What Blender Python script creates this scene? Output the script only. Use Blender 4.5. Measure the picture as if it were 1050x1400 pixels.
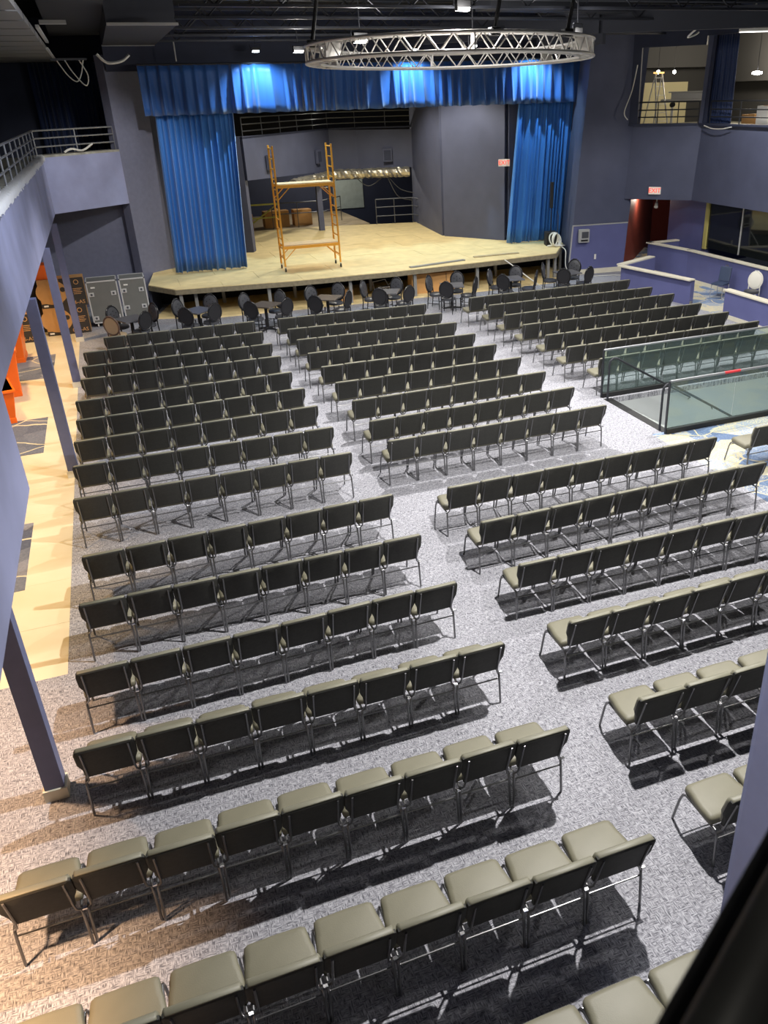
import bpy, math, random
from math import sin, cos, pi, radians, sqrt, atan2, hypot
from mathutils import Vector, Matrix
random.seed(7)
for o in list(bpy.data.objects): bpy.data.objects.remove(o)
SC = bpy.context.scene
COL = SC.collection

# ------------------------------------------------------------------ camera
cam = bpy.data.cameras.new('camera'); camo = bpy.data.objects.new('camera', cam); COL.objects.link(camo)
RT = (0.9295935, -0.3676810, -0.0258180); UP = (0.1887691, 0.4147533, 0.8901381); FW = (0.3165788, 0.8323403, -0.4549588)
camo.matrix_world = Matrix(((RT[0], UP[0], -FW[0], 0), (RT[1], UP[1], -FW[1], 0), (RT[2], UP[2], -FW[2], 6.0186), (0, 0, 0, 1)))
cam.sensor_fit = 'AUTO'; cam.sensor_width = 36; cam.lens = 36 * 1125.83 / 1400
cam.shift_x = -92.68 / 1400; cam.shift_y = 5.17 / 1400; cam.clip_start = .05; cam.clip_end = 200
cam.dof.use_dof = True; cam.dof.focus_distance = 11; cam.dof.aperture_fstop = 5.5
SC.camera = camo

# ------------------------------------------------------------------ world, exposure, lights
w = bpy.data.worlds.new('world'); SC.world = w; w.use_nodes = True
w.node_tree.nodes['Background'].inputs[0].default_value = (.50, .56, .75, 1)
w.node_tree.nodes['Background'].inputs[1].default_value = .018
SC.view_settings.view_transform = 'Standard'; SC.view_settings.look = 'None'
SC.view_settings.exposure = 0.35; SC.view_settings.gamma = 1; SC.view_settings.use_curve_mapping = False

def light(name, kind, loc, power, color=(1, 1, 1), size=.1, target=None, spot=None, blend=.4, sy=None):
    L = bpy.data.lights.new(name, kind); L.energy = power; L.color = color
    if kind == 'AREA':
        L.size = size
        if sy: L.shape = 'RECTANGLE'; L.size_y = sy
    else: L.shadow_soft_size = size
    if kind == 'SPOT': L.spot_size = radians(spot); L.spot_blend = blend
    o = bpy.data.objects.new(name, L); COL.objects.link(o); o.location = loc
    if target is not None:
        d = Vector(target) - Vector(loc); o.rotation_euler = d.to_track_quat('-Z', 'Y').to_euler()
    return o
WHITE = (1, .97, .93); COOL = (.86, .92, 1)
def down(name, x, y, z, p, col=WHITE, size=.09, cone=150, blend=.35, tilt=(0, 0)):
    return light(name, 'SPOT', (x, y, z), p, col, size, (x + tilt[0], y + tilt[1], 0), cone, blend)
down('house_light', 4.9, 6.85, 7.4, 2700, cone=135, blend=.5)
down('house_light', 9.1, 9.4, 7.4, 560, cone=118, blend=.5)
down('house_light', 6.1, 15.3, 7.4, 850, size=.12, cone=90, blend=.5)
down('house_light', 12.6, 12.9, 7.4, 620, size=.12, cone=88, blend=.5)
down('house_light', 2.0, 18.6, 7.4, 800, size=.12, cone=98, blend=.5, tilt=(0, 2.0))
light('work_light', 'SPOT', (2.3, 23.6, 7.2), 620, WHITE, .1, (.2, 29.9, 2.4), 62, .7)  # added spot to lift the left proscenium and niche walls
light('house_light', 'SPOT', (1.3, 13.0, 7.3), 620, (.88, .92, 1), .12, (-1.5, 16.5, 3.4), 104, .8)  # added spot to brighten the left balcony fascia
down('house_light', 0.1, 9.2, 7.4, 110, size=.12, cone=120, blend=.5)
down('work_light', 6.25, 21.5, 7.0, 680, size=.12, cone=116, blend=.6)
down('work_light', 11.5, 20.0, 7.0, 700, size=.12, cone=116, blend=.6)
light('column_fill', 'SPOT', (-.5, 3.4, 7.3), 420, (.86, .9, 1), .1, (2.3, 1.9, 2.2), 34, .6)  # added fill aimed only at the near column, no fixture behind it
down('house_light', 6.1, 15.2, 7.4, 1400, size=.12)
down('house_light', 12.6, 14.6, 7.4, 1300, size=.12)
for x in (4.95, 9.95, 14.35):
    light('curtain_light', 'SPOT', (x, 28.30, 7.2), 380, (.50, .80, 1), .05, (x + .1, 28.95, 5.6), 125, .9)
for x, y in ((7.0, 30.8), (9.8, 33.6), (11.5, 30.4)):
    down('stage_light', x, y, 6.8, 480, (1, .94, .80), .15, 140, .5)
for y, p, c in ((1.6, 1050, 86), (4.4, 1000, 86), (7.6, 560, 84), (11, 330, 100), (14.5, 330, 100), (18, 330, 100), (21.5, 330, 100), (25, 300, 100)):
    down('soffit_light', -2.7, y, 3.15, p, (1, .61, .33) if y < 9 else (1, .66, .30), .12, c, .9)
light('rail_fill', 'POINT', (-.6, -1.0, 6.9), 30, (1, .95, .85), .2)  # unseen fill behind the camera, brightens the handrail
light('rear_fill', 'POINT', (9.6, 40.6, 3.9), 190, (1, .95, .85), .1)  # added fill that reveals the cartons and patch behind the stage
light('recess_fill', 'POINT', (19.2, 28.6, 2.3), 30, (1, .85, .7), .1)  # added fill for the red recess, which the aisle lamp cannot reach
for x, y, z, p in ((6.05, 20.75, 7.05, 90), (10.1, 18.05, 7.0, 90), (7.46, 18.0, 7.45, 50), (5.5, 24.9, 7.05, 35)):
    light('fixture_glow', 'POINT', (x, y, z), p, WHITE, .06)
light('balcony_fill', 'POINT', (22.5, 27.5, 7.0), 260, (1, .88, .68), .2)  # added fill for the upper right room, separate from its pendants
light('balcony_fill', 'POINT', (21.5, 21.0, 6.9), 180, (1, .88, .68), .2)  # second added fill, farther along the same room
down('aisle_light', 16.6, 20.5, 7.2, 700, size=.2)

# ------------------------------------------------------------------ materials
def nodes(name):
    m = bpy.data.materials.new(name); m.use_nodes = True
    nt = m.node_tree; b = nt.nodes['Principled BSDF']; return m, nt, b
def mat(name, col, rough=.6, metal=0, var=0, scale=8, bump=0, bscale=60, spec=None, emit=None, estr=0, alpha=None, trans=0, sheen=0):
    m, nt, b = nodes(name)
    b.inputs['Base Color'].default_value = (*col, 1); b.inputs['Roughness'].default_value = rough; b.inputs['Metallic'].default_value = metal
    if spec is not None: b.inputs['Specular IOR Level'].default_value = spec
    if sheen: b.inputs['Sheen Weight'].default_value = sheen
    if emit: b.inputs['Emission Color'].default_value = (*emit, 1); b.inputs['Emission Strength'].default_value = estr
    if trans: b.inputs['Transmission Weight'].default_value = trans
    if var or bump:
        tc = nt.nodes.new('ShaderNodeTexCoord')
    if var:
        n = nt.nodes.new('ShaderNodeTexNoise'); n.inputs['Scale'].default_value = scale; n.inputs['Detail'].default_value = 4
        nt.links.new(tc.outputs['Object'], n.inputs['Vector'])
        r = nt.nodes.new('ShaderNodeValToRGB'); r.color_ramp.elements[0].position = .3; r.color_ramp.elements[1].position = .7
        r.color_ramp.elements[0].color = (*[c * (1 - var) for c in col], 1); r.color_ramp.elements[1].color = (*[min(1, c * (1 + var)) for c in col], 1)
        nt.links.new(n.outputs['Fac'], r.inputs['Fac']); nt.links.new(r.outputs['Color'], b.inputs['Base Color'])
    if bump:
        n2 = nt.nodes.new('ShaderNodeTexNoise'); n2.inputs['Scale'].default_value = bscale; n2.inputs['Detail'].default_value = 3
        nt.links.new(tc.outputs['Object'], n2.inputs['Vector'])
        bm = nt.nodes.new('ShaderNodeBump'); bm.inputs['Strength'].default_value = bump; bm.inputs['Distance'].default_value = .01
        nt.links.new(n2.outputs['Fac'], bm.inputs['Height']); nt.links.new(bm.outputs['Normal'], b.inputs['Normal'])
    return m

def carpet_material():
    m, nt, b = nodes('grey woven carpet'); b.inputs['Roughness'].default_value = .95; b.inputs['Specular IOR Level'].default_value = .1
    tc = nt.nodes.new('ShaderNodeTexCoord')
    def noise(sx, sy, sc, det=2):
        mp = nt.nodes.new('ShaderNodeMapping'); mp.inputs['Scale'].default_value = (sx, sy, 1)
        nt.links.new(tc.outputs['Object'], mp.inputs['Vector'])
        n = nt.nodes.new('ShaderNodeTexNoise'); n.inputs['Scale'].default_value = sc; n.inputs['Detail'].default_value = det
        nt.links.new(mp.outputs['Vector'], n.inputs['Vector']); return n.outputs['Fac']
    a = noise(17, 105, 1.0); c = noise(105, 17, 1.0); sel = noise(1, 1, 21, 1)
    st = nt.nodes.new('ShaderNodeMapRange'); st.inputs['From Min'].default_value = .44; st.inputs['From Max'].default_value = .56
    nt.links.new(sel, st.inputs['Value'])
    mx = nt.nodes.new('ShaderNodeMix'); mx.data_type = 'FLOAT'
    nt.links.new(st.outputs['Result'], mx.inputs[0]); nt.links.new(a, mx.inputs[2]); nt.links.new(c, mx.inputs[3])
    r = nt.nodes.new('ShaderNodeValToRGB'); e = r.color_ramp.elements
    e[0].position = .33; e[0].color = (.11, .11, .13, 1); e[1].position = .62; e[1].color = (.50, .50, .545, 1)
    q = e.new(.46); q.color = (.27, .27, .30, 1)
    nt.links.new(mx.outputs[0], r.inputs['Fac'])
    # seams of carpet tiles
    nt.links.new(r.outputs['Color'], b.inputs['Base Color'])
    bp = nt.nodes.new('ShaderNodeBump'); bp.inputs['Strength'].default_value = .35; bp.inputs['Distance'].default_value = .008
    nt.links.new(mx.outputs[0], bp.inputs['Height']); nt.links.new(bp.outputs['Normal'], b.inputs['Normal'])
    return m
def pattern_material(name='blue and gold patterned carpet', cols=None, sc=.9):
    cols = cols or [(0, (.12, .17, .28)), (.28, (.22, .30, .45)), (.45, (.40, .43, .47)), (.60, (.62, .54, .28)), (.78, (.56, .54, .46)), (.9, (.20, .26, .38))]
    m, nt, b = nodes(name); b.inputs['Roughness'].default_value = .9; b.inputs['Specular IOR Level'].default_value = .15
    tc = nt.nodes.new('ShaderNodeTexCoord')
    n = nt.nodes.new('ShaderNodeTexNoise'); n.inputs['Scale'].default_value = 1.3; n.inputs['Detail'].default_value = 2
    nt.links.new(tc.outputs['Object'], n.inputs['Vector'])
    ad = nt.nodes.new('ShaderNodeMix'); ad.data_type = 'VECTOR'; ad.inputs[0].default_value = .25
    nt.links.new(tc.outputs['Object'], ad.inputs[4]); nt.links.new(n.outputs['Color'], ad.inputs[5])
    v = nt.nodes.new('ShaderNodeTexVoronoi'); v.inputs['Scale'].default_value = 3.4 * sc; nt.links.new(ad.outputs[1], v.inputs['Vector'])
    r = nt.nodes.new('ShaderNodeValToRGB'); r.color_ramp.interpolation = 'LINEAR'
    sp = nt.nodes.new('ShaderNodeSeparateColor'); nt.links.new(v.outputs['Color'], sp.inputs['Color'])
    fn = nt.nodes.new('ShaderNodeTexNoise'); fn.inputs['Scale'].default_value = 30; fn.inputs['Detail'].default_value = 4; nt.links.new(tc.outputs['Object'], fn.inputs['Vector'])
    mr = nt.nodes.new('ShaderNodeMapRange'); mr.inputs['To Min'].default_value = -.45; mr.inputs['To Max'].default_value = .45; nt.links.new(fn.outputs['Fac'], mr.inputs['Value'])
    ma = nt.nodes.new('ShaderNodeMath'); nt.links.new(sp.outputs[0], ma.inputs[0]); nt.links.new(mr.outputs['Result'], ma.inputs[1]); nt.links.new(ma.outputs[0], r.inputs['Fac'])
    r.color_ramp.elements[0].position = cols[0][0]; r.color_ramp.elements[0].color = (*cols[0][1], 1)
    r.color_ramp.elements[1].position = cols[-1][0]; r.color_ramp.elements[1].color = (*cols[-1][1], 1)
    for p, c in cols[1:-1]: q = r.color_ramp.elements.new(p); q.color = (*c, 1)
    ve = nt.nodes.new('ShaderNodeTexVoronoi'); ve.feature = 'DISTANCE_TO_EDGE'; ve.inputs['Scale'].default_value = 1.9 * sc; nt.links.new(ad.outputs[1], ve.inputs['Vector'])
    lt = nt.nodes.new('ShaderNodeMath'); lt.operation = 'LESS_THAN'; lt.inputs[1].default_value = .018; nt.links.new(ve.outputs['Distance'], lt.inputs[0])
    mx = nt.nodes.new('ShaderNodeMix'); mx.data_type = 'RGBA'; mx.inputs[7].default_value = (.62, .55, .38, 1)
    nt.links.new(lt.outputs[0], mx.inputs[0]); nt.links.new(r.outputs['Color'], mx.inputs[6]); nt.links.new(mx.outputs[2], b.inputs['Base Color'])
    return m
def wood_floor_material():
    m, nt, b = nodes('honey tile floor'); b.inputs['Roughness'].default_value = .32
    tc = nt.nodes.new('ShaderNodeTexCoord')
    n = nt.nodes.new('ShaderNodeTexNoise'); n.inputs['Scale'].default_value = 1.2; n.inputs['Detail'].default_value = 5; nt.links.new(tc.outputs['Object'], n.inputs['Vector'])
    r = nt.nodes.new('ShaderNodeValToRGB'); r.color_ramp.elements[0].position = .35; r.color_ramp.elements[1].position = .65
    r.color_ramp.elements[0].color = (.74, .64, .44, 1); r.color_ramp.elements[1].color = (.80, .71, .52, 1)
    nt.links.new(n.outputs['Fac'], r.inputs['Fac']); nt.links.new(r.outputs['Color'], b.inputs['Base Color'])
    return m
def drape_material(name, c0, c1):
    m, nt, b = nodes(name); b.inputs['Roughness'].default_value = .55; b.inputs['Sheen Weight'].default_value = .4
    tc = nt.nodes.new('ShaderNodeTexCoord'); mp = nt.nodes.new('ShaderNodeMapping'); mp.inputs['Scale'].default_value = (9, 2, .5)
    nt.links.new(tc.outputs['Object'], mp.inputs['Vector'])
    n = nt.nodes.new('ShaderNodeTexNoise'); n.inputs['Scale'].default_value = 1; nt.links.new(mp.outputs['Vector'], n.inputs['Vector'])
    r = nt.nodes.new('ShaderNodeValToRGB'); r.color_ramp.elements[0].color = (*c0, 1); r.color_ramp.elements[1].color = (*c1, 1)
    nt.links.new(n.outputs['Fac'], r.inputs['Fac']); nt.links.new(r.outputs['Color'], b.inputs['Base Color'])
    return m
def glass_material():
    m = bpy.data.materials.new('green tinted glass'); m.use_nodes = True; nt = m.node_tree
    for n in list(nt.nodes): nt.nodes.remove(n)
    o = nt.nodes.new('ShaderNodeOutputMaterial'); t = nt.nodes.new('ShaderNodeBsdfTransparent'); t.inputs[0].default_value = (.80, .87, .855, 1)
    g = nt.nodes.new('ShaderNodeBsdfGlossy'); g.inputs['Roughness'].default_value = .03; g.inputs[0].default_value = (.8, .95, .92, 1)
    d = nt.nodes.new('ShaderNodeBsdfDiffuse'); d.inputs[0].default_value = (.45, .56, .54, 1)
    f = nt.nodes.new('ShaderNodeFresnel'); f.inputs[0].default_value = 1.5
    m1 = nt.nodes.new('ShaderNodeMixShader'); m2 = nt.nodes.new('ShaderNodeMixShader'); m1.inputs[0].default_value = .07
    nt.links.new(t.outputs[0], m1.inputs[1]); nt.links.new(d.outputs[0], m1.inputs[2])
    ge = nt.nodes.new('ShaderNodeNewGeometry'); mu = nt.nodes.new('ShaderNodeMath'); mu.operation = 'MULTIPLY_ADD'; mu.inputs[1].default_value = -1; mu.inputs[2].default_value = 1
    nt.links.new(ge.outputs['Backfacing'], mu.inputs[0]); m3 = nt.nodes.new('ShaderNodeMath'); m3.operation = 'MULTIPLY'; nt.links.new(f.outputs[0], m3.inputs[0]); nt.links.new(mu.outputs[0], m3.inputs[1]); nt.links.new(m3.outputs[0], m2.inputs[0]); nt.links.new(m1.outputs[0], m2.inputs[1]); nt.links.new(g.outputs[0], m2.inputs[2])
    nt.links.new(m2.outputs[0], o.inputs[0]); return m

M = dict(
    carpet=carpet_material(), pattern=pattern_material(),
    rug=pattern_material('slate blue rug with gold lines', [(0, (.09, .10, .14)), (.5, (.17, .18, .22)), (.9, (.26, .26, .30))], .7),
    woodfloor=wood_floor_material(),
    wall=mat('slate blue wall paint', (.080, .090, .150), .62, var=.08, scale=1.5, bump=.08, bscale=120),
    walldark=mat('dark navy wall paint', (.030, .037, .072), .7, var=.1, scale=1.5),
    wallblue=mat('blue violet half wall paint', (.115, .125, .29), .6, var=.06, scale=2),
    fascia=mat('periwinkle fascia paint', (.31, .335, .53), .55, var=.14, scale=1.2, bump=.08, bscale=80),
    cream=mat('cream painted trim', (.72, .68, .55), .55, var=.05, scale=5),
    concrete=mat('dusty concrete ledge', (.36, .35, .30), .9, var=.3, scale=6),
    plastic=mat('white plastic sheeting', (.75, .76, .78), .35, bump=.6, bscale=40),
    red=mat('dark red wall paint', (.28, .05, .03), .6, var=.08, scale=2),
    redtrim=mat('red trim', (.35, .03, .03), .5), orangewood=mat('orange wood trim', (.50, .17, .05), .5),
    ceiling=mat('black ceiling', (.010, .012, .020), .85), soffit=mat('dark soffit board', (.035, .038, .052), .8),
    steel=mat('dark painted steel', (.03, .032, .04), .5, .3), steelgrey=mat('grey painted steel', (.11, .115, .13), .45, .5), joist=mat('charcoal joist steel', (.040, .043, .055), .45, .4),  # grey steel is simply a paler tone than the dark steel
    rail=mat('grey rail paint', (.30, .31, .33), .4, .5), raildark=mat('charcoal rail paint', (.035, .038, .045), .45, .3),
    ply=mat('yellow plywood', (.74, .59, .30), .7, var=.10, scale=2.5, bump=.1, bscale=25),
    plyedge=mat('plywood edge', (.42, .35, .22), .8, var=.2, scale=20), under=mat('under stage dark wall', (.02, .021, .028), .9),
    stud=mat('grey steel stud', (.28, .28, .27), .5, .4),
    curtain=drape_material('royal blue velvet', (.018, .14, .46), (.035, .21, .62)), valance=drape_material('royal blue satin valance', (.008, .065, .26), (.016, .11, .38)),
    navycurtain=drape_material('navy side curtain', (.006, .022, .085), (.010, .035, .14)),
    scaff=mat('orange powder coated steel', (.90, .42, .05), .4, .1), scaffply=mat('pale scaffold deck', (.72, .58, .36), .7, var=.1, scale=6),
    chrome=mat('chrome', (.75, .75, .76), .18, 1), alu=mat('aluminium', (.62, .62, .61), .4, .3),
    seat=mat('olive beige seat vinyl', (.185, .174, .122), .52, var=.05, scale=5, bump=.12, bscale=90),
    backcush=mat('olive beige back vinyl', (.20, .192, .14), .5, var=.05, scale=5),
    backdark=mat('charcoal back fabric', (.034, .034, .030), .78, var=.15, scale=30), leg=mat('gunmetal chair tube', (.20, .20, .205), .32, .85),
    blackfab=mat('black chair fabric', (.010, .010, .013), .75), blacklac=mat('black lacquer', (.012, .012, .014), .25),
    tuft=mat('grey tufted vinyl', (.055, .057, .065), .35), tan=mat('tan chair fabric', (.36, .27, .17), .7), tanframe=mat('bronze brown frame', (.10, .06, .045), .4),
    tabletop=mat('brown laminate table top', (.085, .070, .058), .35, var=.1), tablegrey=mat('grey laminate table top', (.10, .10, .11), .3),
    card=mat('brown cardboard', (.52, .28, .10), .85, var=.08, scale=3), cardprint=mat('black box print', (.035, .028, .022), .7), cardlabel=mat('box lettering', (.60, .32, .12), .7),
    whitelab=mat('white label', (.8, .78, .74), .6), case=mat('charcoal flight case laminate', (.15, .152, .14), .5, var=.06, scale=4),
    orange=mat('orange plastic', (.95, .16, .01), .4), blue=mat('navy banquet vinyl', (.045, .065, .12), .45), white=mat('white chair finish', (.80, .78, .70), .45),
    black=mat('matte black', (.012, .012, .013), .6), glass=glass_material(), darkglass=mat('dark window glass', (.010, .012, .012), .04, 0, spec=.6),
    grey=mat('grey plastic', (.42, .42, .41), .4), pit=mat('light grey stair wall', (.55, .57, .58), .6), stair=mat('stair carpet', (.34, .37, .36), .9, var=.3, scale=12),
    foil=mat('silver insulation foil', (.62, .58, .48), .32, .85, bump=1.0, bscale=14), signw=mat('exit sign housing', (.85, .80, .74), .4, emit=(1, .85, .7), estr=.15),
    signr=mat('exit lettering', (.8, .05, .03), .5, emit=(1, .08, .04), estr=.8), lamp=mat('lit lamp face', (1, 1, 1), .4, emit=(1, .95, .88), estr=30), lampblue=mat('lit curtain lamp', (1, 1, 1), .4, emit=(.8, .93, 1), estr=18),
    drywall=mat('pale patched drywall', (.42, .48, .45), .8, var=.1, scale=4), brick=mat('tan parquet floor', (.38, .30, .19), .6, var=.15, scale=3),
    creamwall=mat('cream upper wall', (.52, .47, .29), .7), greywall=mat('grey upper wall', (.040, .040, .042), .7), yellow=mat('yellow green rail paint', (.50, .50, .10), .5), yellowtrim=mat('yellow trim', (.55, .48, .16), .5),
    cable=mat('white cable', (.75, .74, .68), .5), truss=mat('aluminium truss tube', (.62, .60, .57), .4, .35), slat=mat('grey slat board', (.24, .235, .235), .7), edgedark=mat('weathered stage edge', (.20, .17, .11), .8, var=.2, scale=10), postblue=mat('post paint', (.13, .145, .26), .55, var=.06), niche=mat('lightened niche wall tone', (.19, .20, .29), .65, var=.06), tubelit=mat('lit tube', (1, 1, 1), .4, emit=(1, .98, .95), estr=2.5), redtape=mat('red tape', (.7, .04, .05), .5), brass=mat('glowing brass', (.7, .42, .12), .3, .8, emit=(1, .6, .2), estr=1.0),  # niche: wall colour lightened to stand in for missing light
    railblack=mat('black hand rail', (.030, .030, .029), .45, var=.7, scale=7), railtube=mat('worn dark rail tube', (.05, .05, .048), .4, var=.3, scale=9), collar=mat('column paint', (.30, .33, .50), .55, var=.05),
)

# ------------------------------------------------------------------ mesh helpers
class MB:
    def __init__(s): s.v = []; s.f = []
    def box(s, x0, y0, z0, x1, y1, z1, T=None):
        b = len(s.v); P = [(x, y, z) for z in (z0, z1) for y in (y0, y1) for x in (x0, x1)]
        if T: P = [tuple(T @ Vector(p)) for p in P]
        s.v += P; s.f += [tuple(b + i for i in q) for q in ((0, 2, 3, 1), (4, 5, 7, 6), (0, 1, 5, 4), (1, 3, 7, 5), (3, 2, 6, 7), (2, 0, 4, 6))]; return s
    def wall(s, A, B, z0, z1, t=.15):   # thickness to the right-hand side of A->B
        dx, dy = B[0] - A[0], B[1] - A[1]; L = hypot(dx, dy); nx, ny = dy / L * t, -dx / L * t
        return s.prism([A, B, (B[0] + nx, B[1] + ny), (A[0] + nx, A[1] + ny)], z0, z1)
    def qwall(s, A0, B0, z0, A1, B1, z1, t):   # bottom edge A0-B0, top edge A1-B1, t = (dx, dy) thickness
        b = len(s.v); s.v += [(*A0, z0), (*B0, z0), (*B1, z1), (*A1, z1)]; s.v += [(x + t[0], y + t[1], z) for x, y, z in s.v[b:b + 4]]
        s.f += [(b, b + 1, b + 2, b + 3), (b + 7, b + 6, b + 5, b + 4)] + [(b + i, b + 4 + i, b + 4 + (i + 1) % 4, b + (i + 1) % 4) for i in range(4)]; return s
    def prism(s, pts, z0, z1):
        ar = sum(pts[i][0] * pts[(i + 1) % len(pts)][1] - pts[(i + 1) % len(pts)][0] * pts[i][1] for i in range(len(pts)))
        if ar < 0: pts = pts[::-1]
        b = len(s.v); n = len(pts); s.v += [(p[0], p[1], z0) for p in pts] + [(p[0], p[1], z1) for p in pts]
        s.f += [tuple(b + i for i in range(n))[::-1], tuple(b + n + i for i in range(n))] + [(b + i, b + (i + 1) % n, b + n + (i + 1) % n, b + n + i) for i in range(n)]; return s
    def tube(s, pts, r, n=8, closed=False, cap=True):
        pts = [Vector(p) for p in pts]; b = len(s.v); m = len(pts); rs = r if isinstance(r, (list, tuple)) else [r] * m
        prev = None
        for i, p in enumerate(pts):
            if closed: t = pts[(i + 1) % m] - pts[i - 1]
            elif i == 0: t = pts[1] - p
            elif i == m - 1: t = p - pts[-2]
            else: t = (pts[i + 1] - p).normalized() + (p - pts[i - 1]).normalized()
            t.normalize()
            if prev is None:
                a = Vector((0, 0, 1)) if abs(t.z) < .9 else Vector((1, 0, 0)); u = t.cross(a).normalized()
            else: u = (prev - t * prev.dot(t)).normalized()
            prev = u; v = t.cross(u)
            for k in range(n): s.v.append(tuple(p + (u * cos(2 * pi * k / n) + v * sin(2 * pi * k / n)) * rs[i]))
        R = m if closed else m - 1
        for i in range(R):
            for k in range(n): s.f.append((b + i * n + k, b + i * n + (k + 1) % n, b + ((i + 1) % m) * n + (k + 1) % n, b + ((i + 1) % m) * n + k))
        if cap and not closed: s.f += [tuple(b + k for k in range(n))[::-1], tuple(b + (m - 1) * n + k for k in range(n))]
        return s
    def loft(s, layers, cap=True):
        b = len(s.v); n = len(layers[0])
        for L in layers: s.v += [tuple(p) for p in L]
        for i in range(len(layers) - 1):
            for k in range(n): s.f.append((b + i * n + k, b + i * n + (k + 1) % n, b + (i + 1) * n + (k + 1) % n, b + (i + 1) * n + k))
        if cap: s.f += [tuple(b + k for k in range(n))[::-1], tuple(b + (len(layers) - 1) * n + k for k in range(n))]
        return s
    def lathe(s, prof, n=20, c=(0, 0)):
        return s.loft([[(c[0] + r * cos(2 * pi * k / n), c[1] + r * sin(2 * pi * k / n), z) for k in range(n)] for r, z in prof])
    def grid(s, P):
        b = len(s.v); h = len(P); w_ = len(P[0])
        for r in P: s.v += [tuple(p) for p in r]
        for i in range(h - 1):
            for k in range(w_ - 1): s.f.append((b + i * w_ + k, b + i * w_ + k + 1, b + (i + 1) * w_ + k + 1, b + (i + 1) * w_ + k))
        return s
    def mesh(s, name, m, smooth=None):
        me = bpy.data.meshes.new(name); me.from_pydata(s.v, [], s.f); me.materials.append(m)
        if smooth:
            me.polygons.foreach_set('use_smooth', [True] * len(me.polygons))
            if smooth != 'all': me.set_sharp_from_angle(angle=radians(smooth))
        me.validate(); me.update(); return me
def bev(me, width, seg=2):
    import bmesh
    bm = bmesh.new(); bm.from_mesh(me)
    bmesh.ops.recalc_face_normals(bm, faces=bm.faces[:])
    es = [e for e in bm.edges if len(e.link_faces) == 2 and e.calc_face_angle() > radians(35)]
    bmesh.ops.bevel(bm, geom=es, offset=width, segments=seg, affect='EDGES', profile=.6, clamp_overlap=True)
    bm.to_mesh(me); bm.free(); me.update(); return me
def link(name, me, parent=None, loc=None, rot=None):
    o = bpy.data.objects.new(name, me); COL.objects.link(o)
    if parent: o.parent = parent
    if loc: o.location = loc
    if rot: o.rotation_euler = rot
    return o
def obj(name, mb, m, parent=None, smooth=None, bevel=0, loc=None, rot=None, label=None):
    me = mb.mesh(name, m, smooth)
    if bevel: bev(me, bevel)
    o = link(name, me, parent, loc, rot)
    if label: o['label'] = label
    return o
def tag(o, label, cat, group=None):
    o['label'] = label; o['category'] = cat
    if group: o['group'] = group
    return o
def thing(name, label, cat, loc=(0, 0, 0), rz=0, group=None):
    o = bpy.data.objects.new(name, None); COL.objects.link(o); o.location = loc; o.rotation_euler = (0, 0, rz); o.empty_display_size = .1
    return tag(o, label, cat, group)
def struct(name, mb, m, parent=None, smooth=None, bevel=0):
    o = obj(name, mb, m, parent, smooth, bevel)
    if not parent: o['kind'] = 'structure'
    return o
def copy_tree(src, label, loc, rz, group=None):
    r = src.copy(); COL.objects.link(r); r.location = loc; r.rotation_euler = (0, 0, rz); r['label'] = label
    if group: r['group'] = group
    for c in list(src.children):
        d = c.copy(); COL.objects.link(d); d.parent = r
        for g in list(c.children):
            h = g.copy(); COL.objects.link(h); h.parent = d
    return r
def arc(cx, cz, r, a0, a1, n): return [(cx + r * cos(radians(a0 + (a1 - a0) * i / n)), cz + r * sin(radians(a0 + (a1 - a0) * i / n))) for i in range(n + 1)]

# ------------------------------------------------------------------ floors
f = MB()
for x0, y0, x1, y1 in ((-5.2, -3, 9.05, 9.06), (-1.5, 9.06, 9.05, 12.65), (-1.5, 12.65, 9.28, 14.85), (-1.5, 14.85, 16.2, 31.9), (16.2, 25.0, 17.8, 31.9)): f.box(x0, y0, -.12, x1, y1, 0)
struct('floor', f, M['carpet'])
f = MB()
for x0, y0, x1, y1 in ((9.05, -3, 21, 12.65), (15.5, 12.65, 21, 14.85), (16.2, 14.85, 21, 25.0), (17.8, 25.0, 21, 31.9)): f.box(x0, y0, -.12, x1, y1, 0)
struct('floor', f, M['pattern'])
wf = struct('floor', MB().box(-5.2, 9.06, -.12, -1.5, 31.9, -.004), M['woodfloor'])
# large pale tiles laid on the side aisle
tm = bev(MB().box(-.598, -.598, -.004, .598, .598, 0).mesh('tile', M['woodfloor']), .003, 1)
for i in range(3):
    for j in range(19):
        x = -2.1 - i * 1.2; y = 9.66 + j * 1.2
        if y < 31.4 and x > -4.6: link('tile', tm, wf, (x, y, 0))
for k, (x0, x1, y0, y1) in enumerate(((-3.7, -2.09, 16.84, 19.03), (-3.7, -2.1, 22.2, 24.5), (-3.7, -2.103, 11.36, 13.59))):
    tag(obj('rug', MB().box(x0, y0, 0, x1, y1, .008), M['rug']), ['slate rug with gold lines on the side aisle, middle of three', 'slate rug on the side aisle, nearest the cardboard boxes', 'slate rug on the side aisle, nearest the camera'][k], 'rug')

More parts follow.
